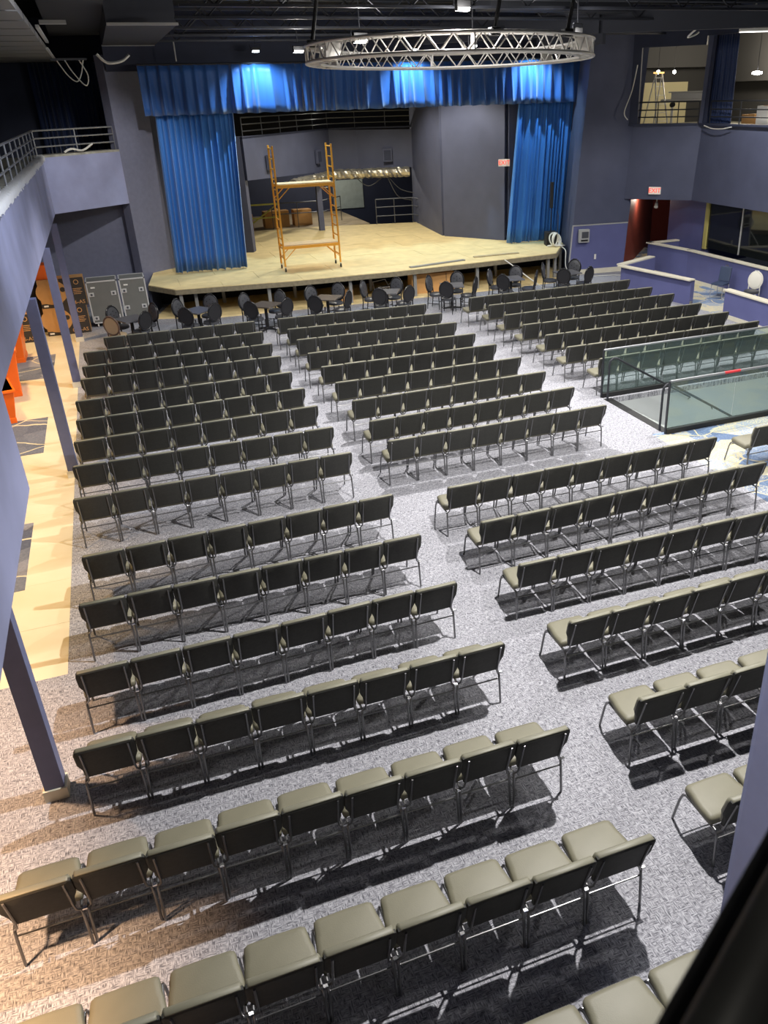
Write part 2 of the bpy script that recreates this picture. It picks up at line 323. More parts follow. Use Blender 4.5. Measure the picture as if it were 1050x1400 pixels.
# ------------------------------------------------------------------ ramp / stair well
pit = MB()
pit.box(9.28, 14.85, -2.6, 15.5, 15.0, -.12); pit.box(9.28, 12.5, -2.6, 15.5, 12.65, -.12); pit.box(15.5, 12.5, -2.6, 15.65, 15.0, -.12); pit.box(9.13, 12.5, -2.6, 9.28, 15.0, -.12); pit.box(9.13, 12.5, -2.75, 15.65, 15.0, -2.6)
struct('wall_stairwell', pit, M['pit'])
sw = thing('staircase', 'carpeted steps going down inside the glass railed stairwell', 'staircase', (9.3, 13.75, 0))
sm = bev(MB().box(0, -1.08, -.17, .30, 1.08, 0).mesh('step', M['stair']), .01, 1)
for k in range(6): link('step', sm, sw, (.16 + k * .29, 0, -.17 * (k + 1)))
obj('landing', MB().box(1.88, -1.09, -1.3, 6.18, 1.09, -1.03), M['stair'], sw)
nz = obj('nosing', MB().box(-.02, -1.1, -.1, .17, 1.1, .006), M['black'], sw, label='black nosing strip at the top step')
def rail_tag(y, lab):
    t = thing('stair_handrail', lab, 'handrail', (9.3, y, 0))
    pts = [(0, 0, 0), (.0, 0, .80), (.02, 0, .89), (.09, 0, .94), (.18, 0, .92)] + [(.18 + k * .5, 0, .92 - k * .29) for k in range(1, 5)]
    obj('rail_tube', MB().tube(pts, .024, 10), M['steel'], t, 40)
    for k in (2, 4): obj('bracket', MB().tube([(.18 + k * .5, 0, .92 - k * .29), (.18 + k * .5, .06 if y > 13 else -.06, .86 - k * .29)], .012, 6), M['steel'], t)
rail_tag(14.72, 'dark bent handrail going down the stairwell on its far side')
rail_tag(12.76, 'dark bent handrail going down the stairwell on its near side')
def guard(y, n, lab, red=False):
    t = thing('glass_guard', lab, 'railing', (9.3, y, 0)); L = 6.2
    obj('base_shoe', MB().box(0, -.05, 0, L, .05, .10), M['black'], t, bevel=.008)
    obj('top_rail', MB().tube([(0, 0, 1.06), (L, 0, 1.06)], .025, 10), M['rail'], t, 40)
    for k in range(n): obj('glass_pane', MB().box(k * L / n + .01, -.007, .08, (k + 1) * L / n - .01, .007, 1.04), M['glass'], t)
    obj('end_post', MB().box(-.02, -.02, .0, .01, .02, 1.06), M['steel'], t)
    if red: obj('red_tape', MB().tube([(1.25, 0, 1.06), (1.62, 0, 1.06)], .027, 10), M['redtape'], t, 40)
guard(14.97, 4, 'green glass guard with grey top rail behind the stairwell')
guard(12.56, 4, 'green glass guard with red tape on its rail before the stairwell', True)

# ------------------------------------------------------------------ left side: balcony, posts
FL = [(-1.05, .4), (-1.05, 7.07), (-1.5, 9.8), (-1.5, 28.1), (.64, 29.83)]
f = MB()
for A, B in zip(FL, FL[1:]): f.wall(B, A, 3.2, 4.72, .16)
struct('trim_1', f, M['fascia'])
f = MB()
for A, B in zip(FL, FL[1:]): f.wall(B, A, 4.72, 4.78, .5)
struct('trim_2', f, M['concrete'])
struct('ceiling', MB().prism([(-5.2, .4)] + [(x - .1, y) for x, y in FL[:4]] + [(.5, 29.9), (.5, 32), (-5.2, 32)], 3.22, 3.4), M['walldark'])
struct('floor', MB().prism([(-5.2, .4)] + [(x - .12, y) for x, y in FL[:4]] + [(.5, 29.95), (.5, 34), (-5.2, 34)], 4.3, 4.5), M['concrete'])
# creased plastic edging along the balcony lip
P = []
for j in range(4):
    row = []
    for i in range(160):
        y = 7.2 + i * (28.0 - 7.2) / 159; x = -1.05 - .45 * min(1, max(0, (y - 7.07) / 2.73))
        o_ = .02 * sin(i * 1.7) + .02 * random.random()
        row.append((x + .03 + (-.16, -.02, .03, .035)[j] + o_ * (0.6 if j else 0), y, (4.785, 4.80, 4.77, 4.66)[j] + .015 * sin(i * 2.3 + j) + (.05 * (random.random() - .5) if j == 3 else 0)))
    P.append(row)
tag(obj('plastic_sheet', MB().grid(P), M['plastic'], smooth=60), 'crumpled white plastic sheet edging the left balcony lip', 'sheet')
struct('wall_left', MB().box(-5.4, -3, -.1, -5.2, 34, 8.9), M['walldark'])
struct('wall_niche', MB().box(-5.2, 30.4, -.1, 1.3, 30.55, 4.4), M['niche'])
# rail on left balcony
def bar_rail(lab, pts, z, hs, post_gap, m, r=.022, name='balcony_railing'):
    t = thing(name, lab, 'railing', (pts[0][0], pts[0][1], z)); o = pts[0]
    for h in hs: obj('rail_bar', MB().tube([(p[0] - o[0], p[1] - o[1], h) for p in pts], r if h != hs[-1] else r * 1.15, 8), m, t, 40)
    for A, B in zip(pts, pts[1:]):
        L = hypot(B[0] - A[0], B[1] - A[1]); n = max(1, round(L / post_gap))
        for k in range(n + (1 if B == pts[-1] else 0)):
            x = A[0] + (B[0] - A[0]) * k / n - o[0]; y = A[1] + (B[1] - A[1]) * k / n - o[1]
            obj('rail_post', MB().tube([(x, y, 0), (x, y, hs[-1])], r * .9, 8), m, t, 40)
    return t
bar_rail('grey three bar railing along the left balcony edge', [(-1.62, 11.0), (-1.62, 28.1), (.55, 29.95)], 4.78, (.22, .44, .64), 1.35, M['rail'])
# support posts
for k, (x, y) in enumerate(((-1.55, 7.05), (-1.5, 15.38), (-1.5, 21.14), (-1.48, 25.7))):
    t = thing('support_post', ['square post with cream foot on bare carpet, nearest the camera', 'second square post from the camera along the side aisle', 'third square post from the camera along the side aisle', 'farthest square post, beside the cardboard boxes'][k], 'post', (x, y, 0))
    obj('shaft', MB().box(-.09, -.09, .13, .09, .09, 3.2), M['postblue'], t, bevel=.004)
    obj('foot_block', MB().box(-.11, -.11, 0, .11, .11, .13), M['cream'], t, bevel=.004)
# upper-left room behind rail
struct('wall_back_1', MB().box(-5.2, 33.8, 4.4, 3, 34, 8.9), M['walldark'])
def drape(name, A, B, z0, z1, folds, amp, m, lab, cat='curtain', sharp=.5, nv=6, taper=0, seed=1, group=None, hem=True, A2=None, B2=None):
    A2 = A2 or A; B2 = B2 or B
    rnd = random.Random(seed); L = hypot(B[0] - A[0], B[1] - A[1]); ux, uy = (B[0] - A[0]) / L, (B[1] - A[1]) / L; nx, ny = uy, -ux
    N = folds * 26; ph = [rnd.uniform(-1.0, 1.0) for _ in range(folds + 2)]; am = [rnd.uniform(.35, 1.35) for _ in range(folds + 2)]
    def wv(s, v):
        a = s * folds; k = int(a); fr = a - k; p = (ph[k] * (1 - fr) + ph[k + 1] * fr); q = am[k] * (1 - fr) + am[k + 1] * fr
        u = sin(2 * pi * a + p * (1.4 + .6 * v)); return (1.5 * (1 - abs(u)) ** 1.1 - .7 + .25 * u) * q + .10 * sin(4 * pi * a + p * 5 + v)
    rows = []
    for j in range(nv + 1):
        v = j / nv; z = z1 + (z0 - z1) * v; row = []; Ax, Ay = (A2[0] - A[0]) * v, (A2[1] - A[1]) * v; Bx, By = (B2[0] - B[0]) * v, (B2[1] - B[1]) * v
        for i in range(N + 1):
            s = i / N; d = amp * (sharp + (1 - sharp) * v) * wv(s, v) ; off = taper * (s - .5) * v
            zz = z + (0.012 * sin(s * folds * 9) if j == nv else 0)
            row.append((ux * (s * L + off + .25 * amp * wv(min(s + .01, 1), v)) + nx * d + Ax * (1 - s) + Bx * s, uy * (s * L + off) + ny * d + Ay * (1 - s) + By * s, zz - z0))
        rows.append(row)
    t = thing(name, lab, cat, (A[0], A[1], z0), 0, group)
    o = obj('drape', MB().grid(rows), m, t, 'all'); s = o.modifiers.new('thick', 'SOLIDIFY'); s.thickness = .012
    obj('curtain_rod', MB().tube([(0, 0, z1 - z0 + .02), (ux * L, uy * L, z1 - z0 + .02)], .03, 8), M['steel'], t, 40)
    return t
drape('side_curtain', (-1.6, 33.4), (.75, 33.4), 4.5, 7.3, 7, .12, M['navycurtain'], 'dark navy curtain behind the left balcony railing')

# ------------------------------------------------------------------ proscenium
struct('wall_proscenium_left', MB().wall((1.75, 30.73), (.64, 29.83), 0, 7.35, .35), M['niche'])
struct('wall_header', MB().box(.7, 29.75, 6.9, 16.6, 29.95, 9.0), M['walldark'])
f = MB().qwall((15.25, 27.36), (17.42, 27.10), 0, (15.93, 27.27), (17.95, 27.03), 9.0, (1.1, 3.3))
struct('wall_proscenium_right', f, M['wall'])
f = MB().qwall((15.24, 27.33), (17.41, 27.07), .14, (15.36, 27.31), (17.48, 27.05), 1.70, (.03, .05))
struct('wall_panel_right', f, M['wallblue'])
f = MB().qwall((15.33, 27.29), (17.48, 27.03), 1.70, (15.33, 27.29), (17.48, 27.03), 1.735, (.03, .05)); f.qwall((15.22, 27.32), (15.27, 27.31), .14, (15.33, 27.30), (15.38, 27.29), 1.70, (.03, .05))
struct('trim_3', f, M['grey'])
struct('baseboard_right', MB().wall((17.42, 27.09), (15.25, 27.35), 0, .17, -.05), M['cream'])

# ------------------------------------------------------------------ stage
SO = [(.70, 28.0), (1.42, 26.86), (4.93, 26.42), (8.27, 26.31), (11.4, 26.45), (14.38, 26.70), (15.62, 28.5), (15.95, 29.8), (12.85, 36.95), (8.8, 38.0), (5.5, 38.1), (1.0, 30.3)]
st = thing('stage', 'raised plywood stage on grey steel studs', 'stage', (8, 30, 0))
L_ = lambda pts: [(x - 8, y - 30) for x, y in pts]
obj('stage_frame', MB().prism(L_(SO), .86, .93), M['plyedge'], st)
def clip(poly, C):
    out = poly
    for i in range(len(C)):
        a, b = C[i], C[(i + 1) % len(C)]; inp = out; out = []
        if not inp: return []
        s = lambda p: (b[0] - a[0]) * (p[1] - a[1]) - (b[1] - a[1]) * (p[0] - a[0])
        for k in range(len(inp)):
            p, q = inp[k], inp[(k + 1) % len(inp)]; sp, sq = s(p), s(q)
            if sp >= 0: out.append(p)
            if sp * sq < 0: u = sp / (sp - sq); out.append((p[0] + (q[0] - p[0]) * u, p[1] + (q[1] - p[1]) * u))
    return out
SOC = L_(SO)
for j in range(10):
    for i in range(-1, 7):
        x = -7.6 + i * 2.44 + (1.22 if j % 2 else 0); y = -3.8 + j * 1.22
        c = clip([(x + .004, y + .004), (x + 2.436, y + .004), (x + 2.436, y + 1.216), (x + .004, y + 1.216)], SOC)
        if len(c) > 2: obj('plywood_sheet', MB().prism(c, .93, .95 + .002 * ((i * 7 + j * 3) % 3)), M['ply'], st)
f = MB()
for A, B in zip(SO[:6], SO[1:7]):
    f.wall((A[0] - 8, A[1] - 30 - .012), (B[0] - 8, B[1] - 30 - .012), .79, .935, .03)
obj('stage_edge', f, M['edgedark'], st)
sl = [(1.55, 26.95), (2.0, 27.1), (4.2, 26.65), (6.8, 26.52), (9.0, 26.48), (11.3, 26.6), (14.15, 26.85), (15.35, 28.2), (14.5, 27.0), (3.0, 28.6), (5.3, 28.2), (7.9, 28.0), (10.2, 28.0), (12.7, 28.2)]
for x, y in sl: obj('stud', MB().box(x - 8.05, y - 30.05, 0, x - 7.95, y - 29.95, .86), M['stud'], st, bevel=.004)
tag(obj('plinth', MB().prism([(.72, 27.45), (2.57, 26.70), (6.84, 26.45), (11.4, 26.25), (14.2, 26.35), (15.3, 28.0), (15.3, 29.6), (1.4, 29.6)], 0, .05), M['ply']), 'low plywood plinth on the floor under the stage front', 'plinth')
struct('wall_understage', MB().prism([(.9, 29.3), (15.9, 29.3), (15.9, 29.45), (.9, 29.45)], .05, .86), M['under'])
struct('wall_understage_2', MB().prism([(.74, 28.1), (1.05, 29.2), (.95, 29.25), (.66, 28.1)], 0, .86), M['walldark'])

drape('stage_curtain', (1.86, 29.4), (4.22, 29.35), 1.0, 6.1, 7, .15, M['curtain'], 'long blue stage curtain hanging at the left of the stage', seed=3, nv=10, A2=(1.68, 29.4), B2=(4.02, 29.35))
drape('stage_curtain', (14.18, 29.35), (16.40, 29.4), .98, 6.1, 7, .15, M['curtain'], 'long blue stage curtain hanging at the right of the stage', seed=8, nv=10, A2=(13.74, 29.35), B2=(16.1, 29.4))
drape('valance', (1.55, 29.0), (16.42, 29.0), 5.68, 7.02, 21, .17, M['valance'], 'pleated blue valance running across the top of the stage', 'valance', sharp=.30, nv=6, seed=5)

# backstage shell
struct('wall_backstage_right', MB().wall((12.55, 32.6), (14.15, 30.3), .95, 7.6, .2), M['wall'])
struct('wall_backstage_right_2', MB().wall((13.0, 37.4), (12.55, 32.6), .95, 7.6, .2), M['wall'])
struct('wall_backstage_right_3', MB().wall((14.15, 30.3), (16.7, 29.9), .95, 7.6, .2), M['wall'])
struct('wall_backstage_left', MB().wall((1.5, 30.9), (4.5, 32.7), .95, 7.6, -.25).prism([(4.2, 32.75), (4.75, 32.55), (4.9, 32.9), (4.4, 33.1)], .95, 4.9), M['wall'])
F = [(4.85, 32.5), (9.4, 38.3), (10.6, 38.2), (13.1, 37.0)]
f = MB(); zz = [(4.90, 3.45), (4.82, 3.2), (4.78, 3.15), (4.75, 3.25)]
for i in range(3):
    A, B = F[i], F[i + 1]; b = len(f.v); t = .15
    for (x, y), (zt, zb) in ((A, zz[i]), (B, zz[i + 1])): f.v += [(x, y, zb), (x, y, zt), (x - .1, y + t, zt), (x - .1, y + t, zb)]
    f.f += [(b, b + 4, b + 5, b + 1), (b + 1, b + 5, b + 6, b + 2), (b + 2, b + 6, b + 7, b + 3), (b + 3, b + 7, b + 4, b), (b, b + 1, b + 2, b + 3), (b + 7, b + 6, b + 5, b + 4)]
struct('wall_backstage_rear', f, M['wall'])
f = MB()
for A, B in zip(F, F[1:]): f.wall(A, B, 4.82, 4.88, -.25)
struct('trim_4', f, M['walldark'])
bar_rail('grey railing above the curved backstage wall', [(4.9, 32.7), (9.4, 38.45), (10.6, 38.35), (13.0, 37.2)], 4.86, (.2, .42, .64), 1.6, M['steelgrey'], .02)
struct('wall_rear', MB().box(2, 43.5, -1, 19, 43.7, 9), M['walldark'])
struct('wall_rear_2', MB().box(2, 39.9, 4.4, 16, 40.0, 9), M['ceiling'])
struct('floor', MB().box(3.5, 38.05, .3, 10.9, 43.5, .92), M['brick'])
struct('floor', MB().box(10.9, 37.0, -.1, 17, 43.5, 0), M['under'])
struct('wall_backstage_pit', MB().box(2.9, 34.5, 0, 3.0, 43.5, 4.4).box(10.85, 38.0, 0, 10.9, 43.5, .9), M['walldark'])
tag(obj('wall_patch', MB().prism([(-.8, 0), (.75, 0), (.75, .04), (-.8, .04)], 0, 1.35), M['drywall'], loc=(11.45, 43.44, 1.0)), 'pale green unpainted drywall patch on the dark rear wall', 'wall patch')
# foil duct wrap
def foil(lab, A, B, z0, z1, seed):
    r_ = random.Random(seed); L = hypot(B[0] - A[0], B[1] - A[1]); n = int(L * 12); ux, uy = (B[0] - A[0]) / L, (B[1] - A[1]) / L; lay = []
    for i in range(n + 1):
        s = i / n * L; row = []
        for k in range(10):
            a = 2 * pi * k / 10; rr = .9 + .35 * r_.random()
            d = cos(a) * .2 * rr; h = sin(a) * (z1 - z0) / 2 * rr
            row.append((ux * s - uy * d, uy * s + ux * d, (z1 - z0) / 2 + h))
        lay.append(row)
    tag(obj('foil_duct', MB().loft(lay), M['foil'], loc=(A[0], A[1], z0)), lab, 'duct')
foil('crumpled silver foil duct under the right backstage wall', (9.3, 37.75), (12.5, 36.85), 2.90, 3.27, 2)
foil('thin dusty foil duct under the left backstage wall', (6.9, 34.55), (9.0, 37.3), 2.98, 3.24, 4)
tag(obj('support_post', MB().box(-.11, -.11, 0, .11, .11, 2.3), M['wall'], bevel=.006, loc=(8.40, 36.85, .95)), 'slate post standing on the stage behind the scaffold', 'post')
bar_rail('grey three bar railing at the right rear of the stage', [(11.0, 37.25), (12.62, 37.0), (12.8, 36.2)], .95, (.35, .72, 1.05), .85, M['steelgrey'], .022, 'stage_railing')
bar_rail('grey two bar railing at the rear behind the scaffold', [(6.6, 38.4), (8.8, 38.2), (10.0, 39.6)], .95, (.6, 1.05), 1.0, M['steelgrey'], .02, 'stage_railing')
bar_rail('yellow green railing beside the rear cardboard boxes', [(4.95, 38.3), (6.9, 38.3)], .95, (.5, 1.05), 1.9, M['yellow'], .03, 'stage_railing')
tag(obj('brace_bar', MB().tube([(0, 0, 0), (1.6, 0, 1.0)], .03, 8), M['yellow'], loc=(5.3, 38.5, .97)), 'yellow green diagonal bar behind the scaffold', 'bar')
for k, (x, y, sx, h) in enumerate(((5.0, 38.9, .5, .62), (5.55, 38.9, .45, .66), (6.9, 39.3, 1.1, .68), (8.1, 39.4, .8, .66))):
    t = thing('cardboard_box', ['brown carton at the left end behind the stage', 'brown carton second from left behind the stage', 'wide brown carton behind the scaffold', 'brown carton just left of the stage post'][k], 'box', (x, y, .92))
    obj('carton', MB().box(-sx / 2, -.3, 0, sx / 2, .3, h), M['card'], t, bevel=.006)
    obj('flap', MB().box(-sx / 2, -.31, h, sx / 2, -.02, h + .01), M['card'], t)
def wire(lab, pts, m, r=.012, cat='cable', name='hanging_cable'):
    # smooth curve through points
    Q = [Vector(p) for p in pts]; out = []
    for i in range(len(Q) - 1):
        a = Q[max(0, i - 1)]; b = Q[i]; c = Q[i + 1]; d = Q[min(len(Q) - 1, i + 2)]
        for k in range(6):
            t = k / 6; out.append(.5 * ((2 * b) + (c - a) * t + (2 * a - 5 * b + 4 * c - d) * t * t + (3 * b - a - 3 * c + d) * t ** 3))
    out.append(Q[-1]); o0 = out[0]
    return tag(obj(name, MB().tube([p - o0 for p in out], r, 6), m, smooth=60, loc=tuple(o0)), lab, cat)
wire('pale cable looping under the foil duct on the left', [(9.5, 37.7, 3.0), (9.0, 37.6, 2.6), (8.3, 37.4, 2.75), (7.8, 37.2, 2.9)], M['cable'], .02)
wire('pale cable swagging under the foil duct in the middle', [(10.2, 37.6, 3.0), (10.8, 37.5, 2.55), (11.5, 37.3, 2.95)], M['steelgrey'], .018)
wire('thin cable hanging from the foil duct to the right wall', [(11.6, 37.2, 2.95), (12.1, 37.1, 2.4), (12.7, 36.9, 2.2)], M['steelgrey'], .018)
wire('thin cable sloping from the foil duct to the rear railing', [(11.6, 37.2, 2.9), (12.0, 37.1, 2.1), (12.6, 36.95, 1.9)], M['steelgrey'], .015)
wire('thin cable hanging left of the scaffold', [(5.3, 36.5, 3.2), (5.4, 36.6, 2.2), (5.0, 36.6, 1.4)], M['cable'], .015)
for k, (x, y, z, lab) in enumerate(((5.95, 33.75, 3.95, 'small grey wall box on the curved wall left of the scaffold'), (8.6, 37.15, 3.85, 'small grey wall box on the curved wall right of the scaffold'), (11.75, 37.5, 3.75, 'small grey wall box above the foil duct on the right'))):
    t = thing('wall_box', lab, 'wall box', (x, y, z), (atan2(5.8, 4.55), atan2(5.8, 4.55), -.35)[k])
    obj('frame', MB().box(-.20, -.06, -.26, .20, .05, .26), M['wall'], t, bevel=.006); obj('cover', MB().box(-.15, -.075, -.2, .15, -.055, .2), M['walldark'], t)

# ------------------------------------------------------------------ scaffold
sc = thing('scaffold', 'orange rolling scaffold tower with two decks on the stage', 'scaffold', (5.98, 28.35, .95), radians(-1.0))
def end_frame(x):
    for y in (-.37, .37):
        obj('upright', MB().tube([(x, y, .16), (x, y, 3.80)], .031, 8), M['scaff'], sc, 40)
    for k in range(12):
        z = .42 + k * .30
        obj('rung', MB().tube([(x, -.37, z), (x, .37, z)], .021, 6), M['scaff'], sc, 40)
    for y in (-.37, .37):
        c = obj('caster', MB().tube([(x - .02, y, .065), (x + .02, y, .065)], .065, 14), M['black'], sc, 40); obj('fork', MB().box(x - .03, y - .02, .06, x + .03, y + .02, .18), M['chrome'], c)
end_frame(-.93); end_frame(.93)
for z in (.80, 2.66):
    for y in (-.37, .37):
        obj('side_rail', MB().box(-.93, y - .02, z - .09, .93, y + .02, z), M['scaff'], sc, bevel=.004)
        for s in (-1, 1): obj('knee_brace', MB().tube([(s * .90, y, z - .42), (s * .52, y, z - .07)], .014, 6), M['scaff'], sc, 40)
    obj('deck', MB().box(-.90, -.34, z, .90, .34, z + .03), M['scaffply'], sc, bevel=.004)

# ------------------------------------------------------------------ right side
RF = [(17.29, 27.11), (18.93, 25.40), (18.88, 14.0)]
RT1 = [(17.45, 27.08), (19.01, 25.32), (19.0, 14.0)]
f = MB().qwall(RF[0], RF[1], 2.53, RT1[0], RT1[1], 4.9, (.12, .12)).qwall(RF[1], RF[2], 2.53, RT1[1], RT1[2], 4.9, (.16, 0))
struct('trim_5', f, M['wall'])
f = MB()
for A, B in zip(RF, RF[1:]): f.wall((A[0] - .03, A[1] - .02), (B[0] - .03, B[1]), 4.9, 4.96, -.4)
struct('trim_6', f, M['walldark'])
struct('ceiling', MB().prism([(17.4, 27.3), (19.1, 25.5), (19.05, 14), (27, 14), (27, 33), (17.4, 33)], 2.6, 2.75), M['walldark'])
struct('floor', MB().prism([(17.4, 27.3), (19.1, 25.5), (19.05, 14), (27, 14), (27, 33), (17.4, 33)], 4.6, 4.75), M['concrete'])
# walls above the right balcony openings
def seg(A, B, u, v): return ((A[0] + (B[0] - A[0]) * u, A[1] + (B[1] - A[1]) * u), (A[0] + (B[0] - A[0]) * v, A[1] + (B[1] - A[1]) * v))
f = MB()
f.wall(*seg(RF[0], RF[1], .0, .12), 4.9, 9, -.2); f.wall(*seg(RF[0], RF[1], .12, 1), 7.25, 9, -.2); f.wall(RF[1], RF[2], 7.5, 9, -.2); f.qwall((18.98, 25.38), (19.02, 25.12), 4.9, (19.05, 25.34), (19.12, 25.08), 9, (.16, .1))
struct('wall_right', f, M['walldark'])
struct('trim_7', MB().qwall((18.93, 25.42), (18.97, 25.28), 4.9, (19.0, 25.38), (19.06, 25.22), 7.7, (.05, .03)), M['wall'])
# upper right room
struct('wall_upper_rear', MB().box(24.6, 14, 4.7, 24.8, 33.5, 7.2).box(20.9, 32.0, 4.7, 24.6, 32.2, 9), M['greywall'])
struct('wall_upper_rear_2', MB().box(17.6, 31.7, 4.7, 22.9, 31.9, 6.25), M['creamwall'])
struct('wall_upper_rear_3', MB().box(17.8, 30.9, 6.75, 26.6, 31.0, 9), M['greywall'])
struct('wall_upper_rear_4', MB().box(23.9, 14, 6.2, 24.0, 31, 9), M['greywall'])
bar_rail('dark railing in the left upper right balcony opening', [(17.55, 27.0), (18.98, 25.52)], 4.96, (.2, .42, .66), .75, M['raildark'], .02)
bar_rail('dark railing in the far right upper balcony opening', [(19.05, 25.0), (19.0, 14.5)], 4.96, (.2, .42, .66), 1.6, M['raildark'], .02)
drape('side_curtain', (19.2, 25.35), (19.25, 24.2), 4.85, 7.5, 5, .10, M['navycurtain'], 'dark blue curtain tied in the upper right balcony opening', seed=4)
# ladder seen through the opening
ld = thing('step_ladder', 'aluminium step ladder in the upper right balcony opening', 'ladder', (18.55, 27.4, 4.75))
for s in (-1, 1):
    obj('rail', MB().tube([(s * .25, -.45, 0), (s * .13, 0, 1.75)], .022, 6), M['alu'], ld); obj('rear_leg', MB().tube([(s * .22, .45, 0), (s * .13, 0, 1.75)], .018, 6), M['alu'], ld)
for k in range(6): obj('rung', MB().box(-.24 + .017 * k, -.47 + .075 * (k + .5), .27 * (k + 1) - .02, .24 - .017 * k, -.40 + .075 * (k + .5), .27 * (k + 1)), M['alu'], ld)
obj('top_cap', MB().box(-.17, -.08, 1.74, .17, .08, 1.79), M['brass'], ld, bevel=.005)  # brass cap given a painted glow; it is no lamp
ct = thing('service_cart', 'white wheeled cart on a raised platform behind the balcony railing', 'cart', (19.95, 27.4, 5.0), radians(-40))
obj('platform', MB().box(-1.0, -.35, .62, 1.0, .35, .68), M['grey'], ct, bevel=.01)
obj('tray', MB().box(-.75, -.3, .88, .75, .3, .92), M['grey'], ct, bevel=.01); obj('body', MB().box(-.65, -.25, .68, .65, .25, .88), M['grey'], ct, bevel=.01)
for x in (-.6, .6):
    for y in (-.25, .25): w_ = obj('caster', MB().tube([(x, y - .03, .5), (x, y + .03, .5)], .08, 12), M['black'], ct, 40); obj('leg', MB().box(x - .02, y - .02, -.25, x + .02, y + .02, .62), M['alu'], ct)
obj('handle', MB().tube([(.7, -.25, .9), (.8, -.25, 1.3), (.8, .25, 1.3), (.7, .25, .9)], .02, 8), M['alu'], ct, 40)
for k, (x, y) in enumerate(((19.2, 28.4), (20.3, 29.0), (21.0, 25.3))):
    t = thing('pendant_light', ['small lit lamp left in the upper right opening', 'small lit lamp right in the upper right opening', 'cluster lamp in the far right upper opening'][k], 'lamp', (x, y, 6.5 if k < 2 else 6.35))
    obj('bulb', MB().lathe([(.01, 0), (.05 if k < 2 else .16, .03), (.05 if k < 2 else .16, .09), (.01, .12)], 12), M['lamp'], t, 40); obj('stem', MB().tube([(0, 0, .12), (0, 0, 2.2)], .008, 5), M['steel'], t)
for k, (x, y, h) in enumerate(((20.4, 23.7, .7), (20.5, 22.9, .75), (20.4, 24.4, .45))):
    t = thing('cardboard_box', ['pale carton right of the curtain in the upper right opening', 'second pale carton farther right in the upper right opening', 'low carton just beside the tied curtain on the upper balcony'][k], 'box', (x, y, 4.75))
    obj('carton', MB().box(-.3, -.3, 0, .3, .3, h), M['card'] if k == 2 else M['whitelab'], t, bevel=.005); obj('flap', MB().box(-.3, -.3, h, .3, 0, h + .012), M['card'], t)

# under the right balcony
struct('wall_red', MB().wall((22.2, 32.5), (17.42, 27.15), -.1, 2.62, -.05).box(17.4, 32.3, 0, 27, 32.4, 2.6), M['red'])
struct('trim_8', MB().wall((19.0, 26.75), (17.5, 27.15), 2.50, 2.60, -.1), M['redtrim'])
struct('trim_9', MB().wall((18.35, 27.6), (17.46, 27.10), .0, .22, .06), M['orangewood'])
struct('wall_right_lower', MB().box(19.35, 24.9, 0, 19.55, 27.2, 2.6).box(19.55, 27.0, 0, 23, 27.2, 2.6), M['wallblue'])
wn = struct('window_1', MB().box(19.30, 14, 1.0, 19.36, 24.9, 2.6), M['darkglass'])
for y in (24.88, 23.05, 21.1, 19.2, 17.3): obj('mullion', MB().box(19.27, y - .02, 1.0, 19.31, y + .02, 2.6), M['alu'], wn)
obj('window_frame', MB().box(19.24, 24.78, .95, 19.40, 24.94, 2.6), M['yellowtrim'], wn)
# half walls
def half_wall(lab, pts, h, t=.16, cap=.26):
    g = thing('half_wall', lab, 'half wall', (pts[0][0], pts[0][1], 0)); o = pts[0]
    loc = [(x - o[0], y - o[1]) for x, y in pts]
    f = MB(); c = MB(); b = MB()
    for A, B in zip(loc, loc[1:]):
        f.wall(A, B, 0, h, t)
        dx, dy = B[0] - A[0], B[1] - A[1]; L = hypot(dx, dy); ux, uy = dx / L, dy / L; e = .05
        A2 = (A[0] - ux * e - uy * e, A[1] - uy * e + ux * e); B2 = (B[0] + ux * e - uy * e, B[1] + uy * e + ux * e)
        c.wall(A2, B2, h, h + .045, cap)
        b.wall((A[0] - uy * .02, A[1] + ux * .02), (B[0] - uy * .02, B[1] + ux * .02), 0, .12, t + .04)
    obj('panel', f, M['wallblue'], g); obj('cap', c, M['cream'], g, bevel=.006, label='cream cap'); obj('baseboard', b, M['cream'], g, label='cream baseboard')
half_wall('low blue half wall with cream cap beside the front right chairs', [(16.35, 21.35), (15.75, 24.35), (17.45, 25.1)], .76, -.16, -.26)
half_wall('low blue half wall at the right edge beyond the last chair rows', [(16.1, 14.9), (16.15, 19.65)], .76, .16, .26)
half_wall('long blue half wall behind the two odd chairs', [(18.35, 15.0), (18.35, 24.5), (18.08, 26.55), (19.4, 26.6)], 1.0, .16, .24)

# exit signs
def text_mesh(s, size, ext, m, name='lettering', parent=None, loc=(0, 0, 0), rot=(radians(90), 0, 0), align='CENTER'):
    cu = bpy.data.curves.new(name, 'FONT'); cu.body = s; cu.size = size; cu.extrude = ext; cu.align_x = align; cu.align_y = 'CENTER'; cu.resolution_u = 2
    tmp = bpy.data.objects.new('tmp', cu); COL.objects.link(tmp); bpy.context.view_layer.update()
    me = bpy.data.meshes.new_from_object(tmp); bpy.data.objects.remove(tmp); me.materials.clear(); me.materials.append(m)
    return link(name, me, parent, loc, rot)
def exit_sign(lab, loc, rz):
    t = thing('exit_sign', lab, 'exit sign', loc, rz)
    obj('housing', MB().box(-.21, -.06, -.12, .21, 0, .12), M['signw'], t, bevel=.01)
    text_mesh('EXIT', .21, .004, M['signr'], 'lettering', t, (0, -.064, 0)); return t
_ex = exit_sign('small lit exit sign on the dark wall by the right stage curtain', (13.88, 30.0, 3.74), radians(-25))
obj('bracket', MB().tube([(0, 0, 0), (.02, .42, 0)], .02, 6), M['signw'], _ex)
exit_sign('small lit exit sign on the right balcony front', (18.02, 26.30, 2.83), radians(-46))

